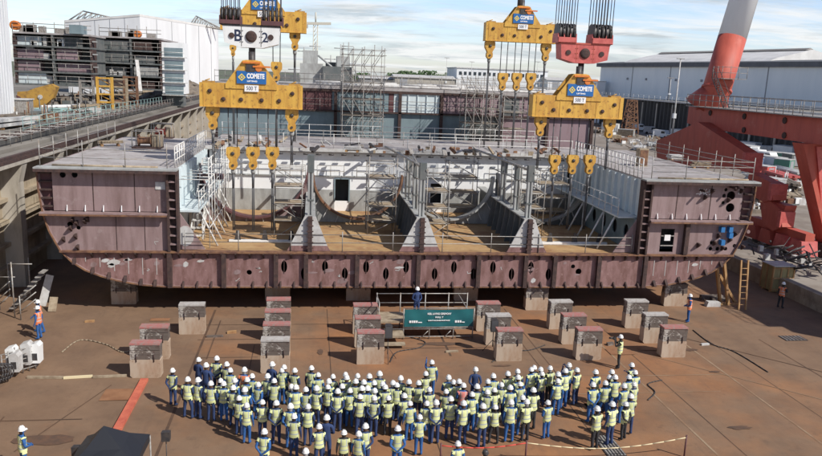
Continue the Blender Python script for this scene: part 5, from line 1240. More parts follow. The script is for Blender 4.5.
MB().tube(pw, top, rad*.995, 28, 0, rad*.9).build('mast','crane_white',gc)
pc = m0+dm*.15; MB().tube(pc-dm.normalized()*.12, pc+dm.normalized()*.12, rad+.13, 28).build('collar','crane_red',gc)
MB().tube((m0.x,m0.y+.9,bt-.05), m0+dm*.13, rad+.9, 28, 0, rad+.02).build('mast_skirt','crane_red',gc)
# walkway with railing on the beam
MB().box((XR_-.9,31,bt+.001),(XR_+2.6,73.5,bt+.09)).build('walkway','rail_grey',gc)
railing('walkway_railing', [(XR_-.85,73.4,bt+.09),(XR_-.85,31,bt+.09)], 1.2, gc, 'rail_grey', 1.25, (.6,1.15), .035)
railing('walkway_railing', [(XR_+2.5,73.4,bt+.09),(XR_+2.5,31,bt+.09)], 1.2, gc, 'rail_grey', 1.5, (.6,1.15), .03)
pl = m0+dm*.24; g = MB().box((pl.x-1.5,pl.y-2.9,pl.z-.06),(pl.x+1.2,pl.y-rad+.1,pl.z)); g.build('mast_platform','rail_grey',gc)
railing('platform_railing', [(pl.x-1.5,pl.y-1.2,pl.z),(pl.x-1.5,pl.y-2.9,pl.z),(pl.x+1.2,pl.y-2.9,pl.z)], 1.2, gc, 'rail_grey', .8)
lad = MB(); l0 = Vector((XR_-.2,pl.y-5.4,bt+.1)); l1 = Vector((XR_-.2,pl.y-2.6,pl.z))
for dx_ in (0,.6): lad.tube(l0+Vector((dx_,0,0)),l1+Vector((dx_,0,0)),.05); lad.tube(l0+Vector((dx_,0,1)),l1+Vector((dx_,0,1)),.03)
for k in range(14): p = l0.lerp(l1,k/14); lad.tube(p,p+Vector((.6,0,0)),.03)
for k in range(6): p = l0.lerp(l1,k/5); lad.tube(p,p+Vector((0,0,1)),.03)
lad.build('ladder','black_metal',gc)
# far leg: equaliser beams stepping down to the bogies
xe0, xe1 = 38.6, 39.9
def XP(u, v, x=xe0): q = onX(u,v,x); return (q.y,q.z)
MB().prism([XP(656,141),XP(698,122),XP(746,153),XP(746,171),XP(736,169),XP(700,168),XP(657,162)],'x',xe0,xe1).build('equaliser_beam','crane_red',gc)
a_, b_ = XP(746,153), XP(746,171); MB().box((xe0-.25,a_[0]-.35,b_[1]-.1),(xe1+.2,a_[0]+.1,a_[1]+.05)).build('end_plate','hook_red',gc)
MB().prism([XP(748,172),XP(771,183),XP(772,200),XP(762,202),XP(745,192)],'x',xe0+.1,xe1-.1).build('sub_equaliser','crane_red',gc)
a_, b_ = XP(771,184), XP(772,200); MB().box((xe0-.1,a_[0]-.3,b_[1]-.05),(xe1+.1,a_[0]+.1,a_[1]+.05)).build('end_plate','hook_red',gc)
MB().prism([XP(758,202),XP(768,201),XP(779,211),XP(780,227),XP(770,231),XP(760,222)],'x',xe0+.2,xe1-.2).build('bogie_frame','crane_red',gc)
a_, b_ = XP(779,212), XP(780,227); MB().box((xe0+.0,a_[0]-.3,b_[1]-.05),(xe1-.0,a_[0]+.1,a_[1]+.05)).build('end_plate','hook_red',gc)
MB().prism([(73.6,bb+.02),(72.,bb+.02),(70.5,8.2),(72.5,8.2)],'x',XR_+.3,XR_+1.2).build('hinge_plate','rust_shaded',gc)
p = onX(783,240,39.5); 
for k in range(4):
    y = 52.8+k*2.1; b_ = MB().prism([(y-.9,ZY+.5),(y+.9,ZY+.5),(y+.6,ZY+1.7),(y-.6,ZY+1.7)],'x',38.9,40.3).build('bogie','hook_red' if k < 2 else 'crane_red',gc)
    MB().lathe([(.5,-.15),(.5,.15)],(39.6,y,ZY+.52),14,0,'x').build('wheel','black_metal',b_)
MB().box((39.2,52.2,ZY+1.701),(40.,59.8,ZY+2.3)).build('bogie_frame','crane_red',gc)
MB().prism([(55.5,ZY+2.31),(57,ZY+2.31),(58,5.2),(55,5.2)],'x',39.1,40.1).build('bogie_frame','crane_red',gc)
# near leg
LY = 53.6
def LP(u, v): q = onY(u,v,LY); return (q.x,q.z)
lt, lb_ = LP(803,142), LP(823,262)
MB().prism([(lt[0],bb-.001),(lt[0]+7,bb-.001),(lb_[0]+4.4,ZY+1.2),(lb_[0],ZY+1.2)],'y',LY+.35,LY+1.3).build('leg','crane_red',gc)
def LX(z): return lb_[0]+(lt[0]-lb_[0])*(z-ZY-1.2)/(bb-ZY-1.2)
MB().prism([(lt[0],bb-.002),(lt[0]+.45,bb-.002),(lb_[0]+.35,ZY+1.2),(lb_[0],ZY+1.2)],'y',LY-.1,LY+.349).build('leg_flange','crane_red',gc)
zm = LP(806,213)[1]
MB().box((LX(zm)+.42,LY-.1,zm-.2),(LX(zm)+5.5,LY+.349,zm+.2)).build('leg_diaphragm','crane_red',gc)
for za, zb_2 in ((zm+.22,bb-.2),(ZY+1.3,zm-.22)):
    MB().prism([(LX(za)+.5,za),(LX(za)+5,za),(LX(zb_2)+5.4,zb_2),(LX(zb_2)+1.3 if za > 4 else LX(zb_2)+.9,zb_2)],'y',LY+.2,LY+.348).build('leg_plate','hook_red',gc)  # brighter red puts the sunlight on the leg's front into the colour
MB().box((lb_[0]-.4,LY-.6,ZY),(lb_[0]+4.5,LY+1.6,ZY+1.199)).build('bogie','black_metal',gc)
tag(MB().box((39.3,-25,ZY),(39.9,190,ZY+.09)).box((39.52,-25,ZY+.091),(39.68,190,ZY+.2)).build('crane_rail','rail_grey'), 'crane rail set in the right hand yard under the red gantry', 'crane rail')
t = thing('cable_heap', 'tangle of dark pipes and cables below the red crane bogies', 'cables', (36.6,49,ZY)); g = MB(); rn = random.Random(5)
for k in range(46):
    a = Vector((rn.uniform(35,38.4),rn.uniform(46.5,54),ZY+rn.uniform(.05,1.3))); g.tube(a, a+Vector((rn.uniform(-1.5,1.5),rn.uniform(-2,2),rn.uniform(-.5,.7))).xyz if False else a+Vector((rn.uniform(-1.5,1.5),rn.uniform(-2,2),rn.uniform(-.03,.9))), rn.uniform(.03,.09), 5)
g.build('pipe','black_metal',t); g = MB()
for k in range(10):
    a = Vector((rn.uniform(35,38.2),rn.uniform(46.5,53),ZY+rn.uniform(.3,1.2))); g.box(a, a+Vector((rn.uniform(.2,.5),rn.uniform(.2,.5),rn.uniform(.2,.5))))
g.build('junction_box','pale_grey',t)
for k in range(5):
    pass
# yard things
def van(label, u, v, m_='van_white', L_=4.6, yaw=0., z0=ZY, hh=2.1):
    p = onZ(u,v,z0); t = thing('van', label, 'van', (p.x,p.y,z0), None); t.rotation_euler.z = yaw
    x, y = p.x, p.y; w = .95
    MB().prism([(y-L_/2,z0+.35),(y+L_/2,z0+.35),(y+L_/2,z0+hh),(y-L_/2+1.3,z0+hh),(y-L_/2+.75,z0+1.25),(y-L_/2,z0+1.1)],'x',x-w,x+w).build('body',m_,t)
    MB().prism([(y-L_/2+.72,z0+1.28),(y-L_/2+1.2,z0+hh-.12),(y-L_/2+1.24,z0+hh-.12),(y-L_/2+.78,z0+1.28)],'x',x-w+.1,x+w-.1).build('windscreen','glass_dark',t) if False else None
    for sx in (-1,1): MB().box((x+sx*(w+.012)-.01,y-L_/2+1.1,z0+1.25),(x+sx*(w+.012)+.01,y-L_/2+2.2,z0+hh-.25)).build('window','glass_dark',t)
    for sx in (-1,1):
        for q in (-.3,.3): wh = MB().lathe([(.34,-.1),(.34,.1)],(x+sx*(w-.08),y+q*L_,z0+.34),12,0,'x').build('wheel','tyre',t)
    return t
van('white van parked at the left of the right hand yard', 662,138, 'van_white', 4.8, .5)
van('white box van beside the left van in the yard', 651,134, 'pale_grey', 4.2, 1.2)
van('small white van parked in front of the dark sheet wall', 640,131, 'van_white', 4.4, .9)
van('pale van further along the sheet pile wall', 766,163, 'van_white', 5.0, .3)
def container(label, u, v, m_, l=3.2, w=2.0, h=2.2, yaw=0., z0=ZY):
    p = onZ(u,v,z0); t = thing('container', label, 'container', (p.x,p.y,z0)); t.rotation_euler.z = yaw; x, y = p.x, p.y
    g = MB().box((x-w/2,y-l/2,z0+.1),(x+w/2,y+l/2,z0+h))
    for k in range(int(l/.4)): g.box((x-w/2-.04,y-l/2+.15+k*.4,z0+.25),(x-w/2-.001,y-l/2+.3+k*.4,z0+h-.15))
    g.build('body',m_,t); MB().box((x-w/2-.06,y-l/2-.06,z0+h+.001),(x+w/2+.06,y+l/2+.06,z0+h+.1)).build('roof','pale_grey',t); MB().box((x-w*.3,y-l/2-.03,z0+.15),(x+w*.3,y-l/2-.001,z0+h-.2)).build('door','hall_line',t)
    for k in (-.4,.4): MB().box((x-w/2,y+k*l-.1,z0),(x+w/2,y+k*l+.1,z0+.099)).build('skid','rust_shaded',t)
for a in (('white container cabin near the sheet wall behind the crane foot',749,153,'van_white',4,2.2,2.3,.4),('pale container with flat roof left of the near crane leg',770,168,'white_paint',5,2.2,2.0,.2),('green container beside the near crane leg',783,171,'green_paint',2.6,2.2,2.0,.6),('white container close to the far end of the right yard',610,131,'white_paint',5,2.4,2.2,.3),('blue container behind the right pulleys',572,124,'blue_paint',3,2.2,2.4,.2),('small dark container by the crane leg',790,166,'dark_plate',2.6,2.,2.2,.1),('beige container left of the vans',626,136,'board',4,2.3,1.7,.9),('orange container under the right spreader beam',560,121,'orange',3.4,2.2,2.6,.1)): container(*a)
EX = [('white lorry box nearest the red equaliser beam',742,158,'van_white',6,2.4,2.6,.2),('pale site cabin far along the sheet wall',628,124,'white_paint',6,2.6,2.8,.1),('grey site cabin beside the rusty lattice stand',642,126,'pale_grey',5,2.6,2.6,.5),('white site cabin in front of the tall lamp post',682,140,'van_white',6,2.5,2.6,.3),('red skip between the pipe stacks',762,175,'hook_red',3,2.2,1.5,.4),('teal skip left of the near crane leg',777,162,'green_paint',4,2.4,1.8,.7),('white skip close to the sheet wall foot',786,158,'white_paint',5,2.6,2.4,.2),('yellow site box behind the right wing railing',664,151,'yellow',3,2.,1.8,.5),('blue site box among the steel stacks',752,168,'blue_paint',3,2.2,1.8,.8),('grey site box between crane foot and leg',772,190,'grey_plate',2.6,2.,1.6,.4),('red site box seen between the right pulley ropes',580,119,'hook_red',4,2.4,2.6,.3),('white site box below the right spreader beam',596,123,'van_white',5,2.4,2.6,.6)]
for a in EX: container(*a)
van('dark parked van left of the crane foot', 676,144, 'dark_plate', 4.6, 1.1)
van('white parked van beyond the crane foot end plate', 756,160, 'van_white', 5.2, .2)
van('grey parked van beside the teal skip', 768,156, 'pale_grey', 4.8, 1.3)
YL = [(760,184,9,2.6,1.1,'pipe_pile','pale_grey',1.3,'long grey pipe stack right of the crane foot'),(776,178,10,2.6,1.1,'beam_pile','hook_red',1.4,'pink red beams stacked on the yard'),(783,188,7,2.6,1.2,'beam_pile','rubble',1.2,'dark steel stack between crane foot and near leg'),(770,200,5,2.4,1.,'pipe_pile','rail_grey',1.3,'darker pipe stack nearest the crane bogies'),(790,176,9,2.4,1.1,'pipe_pile','pale_grey',1.5,'pale pipe stack next to the near crane leg'),(790,200,4,2.,.9,'beam_pile','board',1.1,'board stack below the near crane leg'),(640,150,5,2.,.8,'beam_pile','pale_grey',1.0,'pale steel stack behind the right wing railing'),(620,142,5,2.2,.8,'beam_pile','rust_edge',.9,'rusty steel stack behind the right wing'),(600,133,5,2.2,1.,'beam_pile','rubble',.8,'dark steel stack behind the right pulleys'),(585,127,5,2.2,1.,'beam_pile','orange',.9,'orange steel stack behind the right pulleys'),(652,146,4,2.,.8,'pipe_pile','white_paint',1.2,'white pipe stack left of the red crane foot'),(615,128,4,2.2,1.2,'beam_pile','rust_edge',1.2,'rusty bar stack far back in the yard'),(570,133,5,2.,.9,'beam_pile','pale_grey',1.1,'pale bar stack seen between the right pulley ropes'),(668,147,4,2.,.8,'beam_pile','board',1.0,'board stack in front of the parked white van')]
for i, (u,v,l,w,h,kd,m_,yw_,lab) in enumerate(YL): heap(lab,u,v,ZY,l,w,h,kd,i+70,yw_,m_)
DL = [(352,152,1.2,.5,.3,'pale_grey','pale bar stack on the cross deck by the tall scaffold foot'),(470,155,1.0,.5,.3,'rail_grey','grey bar stack on the cross deck near the dense scaffold'),(110,146,1.6,.6,.25,'board','low board stack on the left wing deck'),(700,168,1.4,.6,.3,'board','low board stack on the right wing deck close to the front rail')]
for i, (u,v,l,w,h,m_,lab) in enumerate(DL): heap(lab,u,v,ZT+.062 if 215 < u < 600 else ZT,l,w,h,'bar_stack',i+120,.3*(i%3)-.2,m_)
def debris(name, spots, z0, mats, n, seed, smin=.2, smax=1.4, up=.8):
    rn = random.Random(seed); g = MB()
    for _ in range(n):
        (u,v,du,dv) = rn.choice(spots); p = onZ(u+rn.uniform(-du,du),v+rn.uniform(-dv,dv),z0); s_ = rn.uniform(smin,smax); k = rn.randrange(len(mats)); a = rn.uniform(0,PI); d = Vector((math.cos(a),math.sin(a),0))*s_; r = rn.random()
        if r < .45: g.bar(p-d+Vector((0,0,.1)),p+d+Vector((0,0,.1+rn.uniform(0,.5))),rn.uniform(.08,.3),rn.uniform(.08,.25),k)
        elif r < up: w_ = s_*.6; h_ = rn.uniform(.2,1.0)*smax*.7; g.prism([(p.x-w_,p.y-w_*.6),(p.x+w_,p.y-w_*.4),(p.x+w_*.9,p.y+w_*.6),(p.x-w_*.8,p.y+w_*.5)],'z',z0,z0+h_,k)
        else: g.tube(p,p+Vector((0,0,rn.uniform(.6,2.0))),.06,5,k)
    o = g.build(name, mats); o['kind'] = 'stuff'; return o
debris('debris', [(745,160,14,8),(772,172,22,14),(785,192,18,14),(768,150,25,6),(640,143,22,8),(600,130,30,8),(665,133,20,4),(760,205,20,8)], ZY, ['rubble','pale_grey','rust_edge','dark_plate','board','white_paint'], 620, 4, .2, 1.3)
debris('debris', [(30,120,28,6),(75,110,22,8),(110,103,20,6),(140,98,20,5),(60,102,25,5),(100,98,30,4)], ZQ, ['rubble','dark_plate','rust_edge','sheet_dark','board','rail_grey','pale_grey'], 520, 5, .2, 1.2)
debris('debris', [(250,145,40,5),(350,150,50,4),(450,153,60,4),(540,155,40,4)], ZT+.062, ['rail_grey','board','pale_grey','rust_edge','black_metal'], 110, 6, .12, .5, 1.1)
# rusty lattice stand behind the right spreader
p = onZ(629,134,ZY); tp = onY(629,100,p.y).z
t = thing('lattice_stand', 'rusty lattice support stand behind the right yellow spreader beam', 'support stand', (p.x,p.y,ZY))
g = MB(); ww_ = 2.0
for sx in (-1,1):
    for sy in (-1,1): MB().bar((p.x+sx*ww_,p.y+sy*1.5,ZY),(p.x+sx*ww_*.5,p.y+sy*.8,tp),.3,.3).build('leg','rust_edge',t)
for k in range(6):
    q0, q1 = k/6, (k+1)/6
    for sy in (-1,1): w0, w1 = ww_*(1-.5*q0), ww_*(1-.5*q1); z0_, z1_ = ZY+(tp-ZY)*q0, ZY+(tp-ZY)*q1; g.bar((p.x-w0,p.y+sy*1.3,z0_),(p.x+w1,p.y+sy*1.3,z1_),.16,.16); g.bar((p.x+w0,p.y+sy*1.3,z0_),(p.x-w1,p.y+sy*1.3,z1_),.16,.16); g.bar((p.x-w1,p.y+sy*1.3,z1_),(p.x+w1,p.y+sy*1.3,z1_),.2,.2)
g.build('brace','rust_edge',t)
#PART3
# ------------------------------------------------------------------ people
DG = bpy.context.evaluated_depsgraph_get
def skin_mesh(nodes, edges, sub=1):
    """nodes: name -> (co, rx, ry); returns vertex coordinates and faces of the skinned surface"""
    bm = bmesh.new(); lay = bm.verts.layers.skin.verify(); vm = {}
    for i, (k, (co, rx, ry)) in enumerate(nodes.items()):
        v = bm.verts.new(co); v[lay].radius = (rx, ry); v[lay].use_root = (i == 0); vm[k] = v
    for a, b in edges: bm.edges.new((vm[a], vm[b]))
    me = bpy.data.meshes.new('tmp'); bm.to_mesh(me); bm.free()
    o = bpy.data.objects.new('tmp', me); COL.objects.link(o)
    sk = o.modifiers.new('s','SKIN'); sk.branch_smoothing = .3; sk.use_smooth_shade = True
    ss = o.modifiers.new('u','SUBSURF'); ss.levels = sub; ss.render_levels = sub
    bpy.context.view_layer.update()
    m2 = bpy.data.meshes.new_from_object(o.evaluated_get(DG())); bpy.data.objects.remove(o)
    vs = [v.co.copy() for v in m2.vertices]; fs = [list(p.vertices) for p in m2.polygons]; ns = [v.normal.copy() for v in m2.vertices]
    bpy.data.meshes.remove(m2); return vs, fs, ns
ARMS = {  # elbow, wrist for the right side (x>0); mirrored for the left unless given
 'down': ((.265,-.03,1.14),(.275,.05,.90)), 'front': ((.27,.0,1.15),(.07,.24,1.06)), 'back': ((.27,-.12,1.16),(.07,-.20,1.0)),
 'hip': ((.36,-.08,1.18),(.21,.06,1.06)), 'face': ((.28,.22,1.26),(.10,.30,1.55)), 'phone': ((.26,.14,1.17),(.12,.34,1.25)), 'swing': ((.27,.10,1.15),(.26,.26,.98)), 'up': ((.26,.15,1.5),(.2,.3,1.72))}
POSES = [('down','down',0),('front','front',0),('back','back',0),('down','phone',1),('hip','down',1),('down','front',2),('face','face',0),('swing','down',3),('hip','hip',2),('up','down',0)]
def build_pose(pi):
    la, ra, st = POSES[pi]; N = {}; E = []; CAT = []
    def nd(k, co, r, r2=None): N[k] = (Vector(co), r, r2 or r)
    def ed(a, b, c): E.append((a,b)); CAT.append((a,b,c))
    lean = (.0,.015,-.01,.03)[st]
    nd('pelvis',(0,0,.96),.155,.115); nd('waist',(0,lean*.3,1.12),.165,.125); nd('chest',(0,lean,1.32),.19,.13); nd('neckb',(0,lean,1.46),.10,.085); nd('neck',(0,lean+.01,1.53),.058,.058); nd('head',(0,lean+.025,1.63),.088,.098); nd('crown',(0,lean+.02,1.745),.066,.075)
    ed('pelvis','waist','torso'); ed('waist','chest','torso'); ed('chest','neckb','torso'); ed('neckb','neck','skin'); ed('neck','head','skin'); ed('head','crown','skin')
    hands = []
    for s, arm, L_ in ((-1,la,'l'),(1,ra,'r')):
        el, wr = ARMS[arm]; el = Vector((el[0]*s,el[1]+lean,el[2])); wr = Vector((wr[0]*s,wr[1]+lean,wr[2]))
        nd('sh'+L_,(s*.2,lean,1.42),.08); nd('el'+L_,el,.052); nd('wr'+L_,wr,.034)
        d = (wr-el).normalized(); pm = wr+d*.075; nd('pm'+L_,pm,.04,.024)
        ed('neckb','sh'+L_,'torso'); ed('sh'+L_,'el'+L_,'arm'); ed('el'+L_,'wr'+L_,'arm'); ed('wr'+L_,'pm'+L_,'skin'); hands.append((s,wr,pm,d))
        fy = {0:0,1:.03*s,2:-.02*s,3:.2*s}[st]; sp = {0:.1,1:.12,2:.16,3:.1}[st]; kb = .02 if st != 3 else (.1 if s > 0 else -.02)
        nd('hp'+L_,(s*.095,0,.9),.105,.11); nd('kn'+L_,(s*(sp+.01),fy*.5+kb,.5),.07,.075); nd('an'+L_,(s*(sp+.02),fy-.02,.10),.052,.055); nd('to'+L_,(s*(sp+.045),fy+.16,.05),.05,.042); nd('he'+L_,(s*(sp+.015),fy-.06,.05),.048,.045)
        ed('pelvis','hp'+L_,'leg'); ed('hp'+L_,'kn'+L_,'leg'); ed('kn'+L_,'an'+L_,'leg'); ed('an'+L_,'to'+L_,'boot'); ed('an'+L_,'he'+L_,'boot')
    vs, fs, ns = skin_mesh(N, E)
    segs = [(N[a][0],N[b][0],c,min(N[a][1],N[b][1])) for a,b,c in CAT]
    def near(p):
        best = None
        for a, b, c, r in segs:
            ab = b-a; t = max(0,min(1,(p-a).dot(ab)/ab.length_squared)); d = (p-(a+ab*t)).length-r*.8
            if best is None or d < best[0]: best = (d,c)
        return best[1]
    MI = {'leg':0,'torso':1,'arm':1,'skin':2,'boot':3}
    mb = MB(); mb.v = [tuple(v) for v in vs]; vestf = []; hairf = []
    for f in fs:
        c = sum((vs[i] for i in f), Vector())/len(f); k = near(c); m_ = MI[k]
        if k in ('leg',) and (.19 < c.z < .29): m_ = 4
        if c.z < .1: m_ = 3
        if k == 'arm' and False: m_ = 4
        mb.f.append(f); mb.m.append(m_); mb.s.append(True)
        if (k == 'torso' and c.z < 1.475 and abs(c.x) < .215) or (k == 'leg' and c.z > .88 and abs(c.x) < .26): vestf.append(f)
        if k == 'skin' and c.z > 1.56 and c.y < lean+.005 and abs(c.x) < .15: hairf.append(f)
    # hands: four fingers and a thumb each, slightly curled
    for s, wr, pm, d in hands:
        side = Vector((0,1,0)) if abs(d.y) < .7 else Vector((0,0,1)); a1 = (side-d*side.dot(d)).normalized(); pn = d.cross(a1).normalized()*(-s)
        for j, ln in enumerate((.072,.082,.078,.06)):
            b0 = pm+d*.02+a1*(.028-.019*j); m1 = b0+d*ln*.5+pn*.006; t1 = m1+d*ln*.4+pn*.025
            mb.tube(b0,m1,.010,6,2,.009); mb.tube(m1,t1,.009,6,2,.0065)
        b0 = wr+d*.03+a1*.03; m1 = b0+a1*.03+d*.035; t1 = m1+d*.035+pn*.012; mb.tube(b0,m1,.012,6,2,.0105); mb.tube(m1,t1,.0105,6,2,.008)
    hy = lean+.025
    # face: nose, eyes, brows, mouth, ears
    mb.add([(-.014,hy+.095,1.655),(.014,hy+.095,1.655),(.02,hy+.10,1.615),(-.02,hy+.10,1.615),(0,hy+.128,1.622)],[(0,1,4),(1,2,4),(2,3,4),(3,0,4)],2)
    for q in (-.034,.034): mb.ball((q,hy+.092,1.662),.013,4,(1,.7,.8),8,5); mb.ball((q,hy+.102,1.662),.006,5,(1,.6,1),6,4); mb.box((q-.018,hy+.092,1.682),(q+.018,hy+.106,1.689),5); mb.ball((q*2.75,hy+.0,1.645),.028,2,(.4,.8,1.2),8,5)
    mb.box((-.024,hy+.092,1.588),(.024,hy+.103,1.597),6)
    me = bpy.data.meshes.new('person'); me.from_pydata(mb.v,[],mb.f); me.polygons.foreach_set('material_index',mb.m); me.polygons.foreach_set('use_smooth',mb.s)
    # vest shell
    def shell(sel, off, dz=0):
        ids = sorted({i for f in sel for i in f}); mp = {i:k for k,i in enumerate(ids)}; n = len(ids)
        v1 = [vs[i]+ns[i]*off for i in ids]; m_ = bpy.data.meshes.new('shell'); m_.from_pydata([tuple(v) for v in v1],[],[[mp[i] for i in f] for f in sel]); m_.polygons.foreach_set('use_smooth',[True]*len(sel)); return m_
    vest = shell(vestf, .03); hair = shell(hairf, .012) if hairf else None
    return me, vest, hair, hy, lean
POSE = {}
for i in range(len(POSES)): POSE[i] = build_pose(i)
def helmet_mesh(m_, hy):
    g = MB(); g.lathe([(.118,1.70),(.118,1.73),(.11,1.775),(.09,1.812),(.056,1.836),(.02,1.845)],(0,hy-.005,0),16,0)
    g.lathe([(.13,1.694),(.133,1.70),(.118,1.708)],(0,hy-.003,0),18,0); g.prism([(-.09,hy+.08),(.09,hy+.08),(.06,hy+.175),(-.06,hy+.175)],'z',1.690,1.702)
    for q in (-.035,0,.035): g.prism([(hy-.1,1.78),(hy-.05,1.835),(hy+.06,1.83),(hy+.1,1.77),(hy+.06,1.85),(hy-.05,1.853)],'x',q-.008,q+.008)
    me = bpy.data.meshes.new('helmet'); me.from_pydata(g.v,[],g.f); me.polygons.foreach_set('use_smooth',g.s); me.materials.append(MATS[m_])
    bm = bmesh.new(); bm.from_mesh(me); bmesh.ops.recalc_face_normals(bm, faces=bm.faces); bm.to_mesh(me); bm.free(); return me
HEL = {}; BOD = {}; VES = {}; HAI = {}
def person(label, x, y, z=0., rz=0., pose=0, leg='cloth_navy', top='cloth_navy', vest='vest_yellow', helmet='helmet_white', hair='hair_dark', group=None, sc=1.0):
    me, ve, ha, hy, lean = POSE[pose]
    kb = (pose,leg,top)
    if kb not in BOD:
        b = me.copy(); b.name = 'person'; b.materials.clear()
        for m_ in (leg,top,'skin','boots','reflect','black_metal','lip'): b.materials.append(MATS[m_])
        BOD[kb] = b
    o = bpy.data.objects.new('person', BOD[kb]); COL.objects.link(o); o.location = (x,y,z); o.rotation_euler.z = rz; o.scale = (sc,sc,sc); tag(o, label, 'person', group)
    def kid(nm, mesh): c = bpy.data.objects.new(nm, mesh); COL.objects.link(c); c.parent = o
    if helmet:
        kh = (helmet, round(hy,3))
        if kh not in HEL: HEL[kh] = helmet_mesh(helmet, hy)
        kid('cap' if helmet == 'black_metal' else 'helmet', HEL[kh])
    if vest:
        kv = (pose,vest)
        if kv not in VES: v = ve.copy(); v.materials.clear(); v.materials.append(MATS[vest]); VES[kv] = v
        kid('vest', VES[kv])
    if ha:
        kr = (pose,hair)
        if kr not in HAI: v = ha.copy(); v.materials.clear(); v.materials.append(MATS[hair]); HAI[kr] = v
        kid('hair', HAI[kr])
    return o
def at_head(u, v, sc=1.0, z0=0.): return onZ(u, v, z0+1.78*sc)
# helmet positions read off the photograph: (origin u, [(zoomed x, zoomed y, flags)])
RAW = [(160,[(50,102,''),(113,138,''),(154,141,''),(208,155,''),(157,58,'N'),(188,80,'W'),(232,52,''),(273,76,''),(288,101,''),(306,143,''),(249,144,''),(261,156,''),(300,173,'')]),
 (230,[(36,216,''),(59,98,'O'),(90,125,''),(69,140,''),(115,160,''),(60,180,''),(153,125,''),(172,76,'N'),(222,88,''),(213,101,''),(181,145,''),(265,102,''),(251,168,''),(271,170,''),(311,180,''),(133,232,''),(190,235,''),(68,245,''),(248,248,''),(263,290,''),(140,353,''),(311,433,'')]),
 (300,[(46,92,''),(75,120,''),(135,127,''),(118,146,''),(187,118,''),(192,131,''),(236,124,''),(285,125,''),(325,115,''),(229,146,''),(262,150,''),(305,153,''),(67,175,''),(114,170,''),(173,167,''),(155,187,''),(205,185,''),(255,175,''),(278,175,''),(307,185,''),(247,210,''),(305,215,''),(33,250,''),(110,295,'N'),(79,332,''),(181,357,'K'),(241,362,''),(270,330,'')]),
 (370,[(40,115,''),(52,158,''),(63,170,''),(95,153,''),(126,133,''),(110,162,''),(160,148,''),(200,153,''),(142,205,''),(76,215,'K'),(165,237,''),(234,237,''),(273,233,''),(230,115,'D'),(255,68,'P'),(245,180,''),(313,188,''),(205,293,''),(115,340,'')]),
 (440,[(36,130,''),(57,150,''),(79,147,''),(97,163,'C'),(45,218,''),(99,236,''),(133,200,''),(153,168,''),(179,248,''),(147,97,'NF'),(220,124,''),(198,147,''),(195,190,''),(225,182,'K'),(280,115,'D'),(253,160,''),(228,252,'KH'),(290,172,''),(293,232,''),(320,105,''),(323,130,''),(75,403,''),(187,437,'B')]),
 (510,[(89,98,''),(101,90,''),(128,97,''),(133,115,''),(167,92,'D'),(200,117,''),(230,103,''),(245,80,'Q'),(278,100,''),(43,158,''),(98,182,'K'),(53,213,''),(71,230,'K'),(158,234,''),(198,145,'')]),
 (570,[(108,108,''),(97,160,''),(115,259,'K'),(147,153,''),(163,130,''),(174,107,''),(188,130,''),(245,130,''),(258,80,''),(270,110,''),(225,165,''),(266,158,''),(253,208,''),(177,240,''),(232,240,'K')])]
crowd = []
for u0, L_ in RAW:
    for x, y, fl in L_: crowd.append([u0+x/4.11, 345+y/4.11, fl])
rn = random.Random(21)
inf = []
for u, v, fl in crowd:
    sc = rn.uniform(.92,1.04); p = at_head(u, v, sc); inf.append([p.x, p.y, fl, sc, u, v])
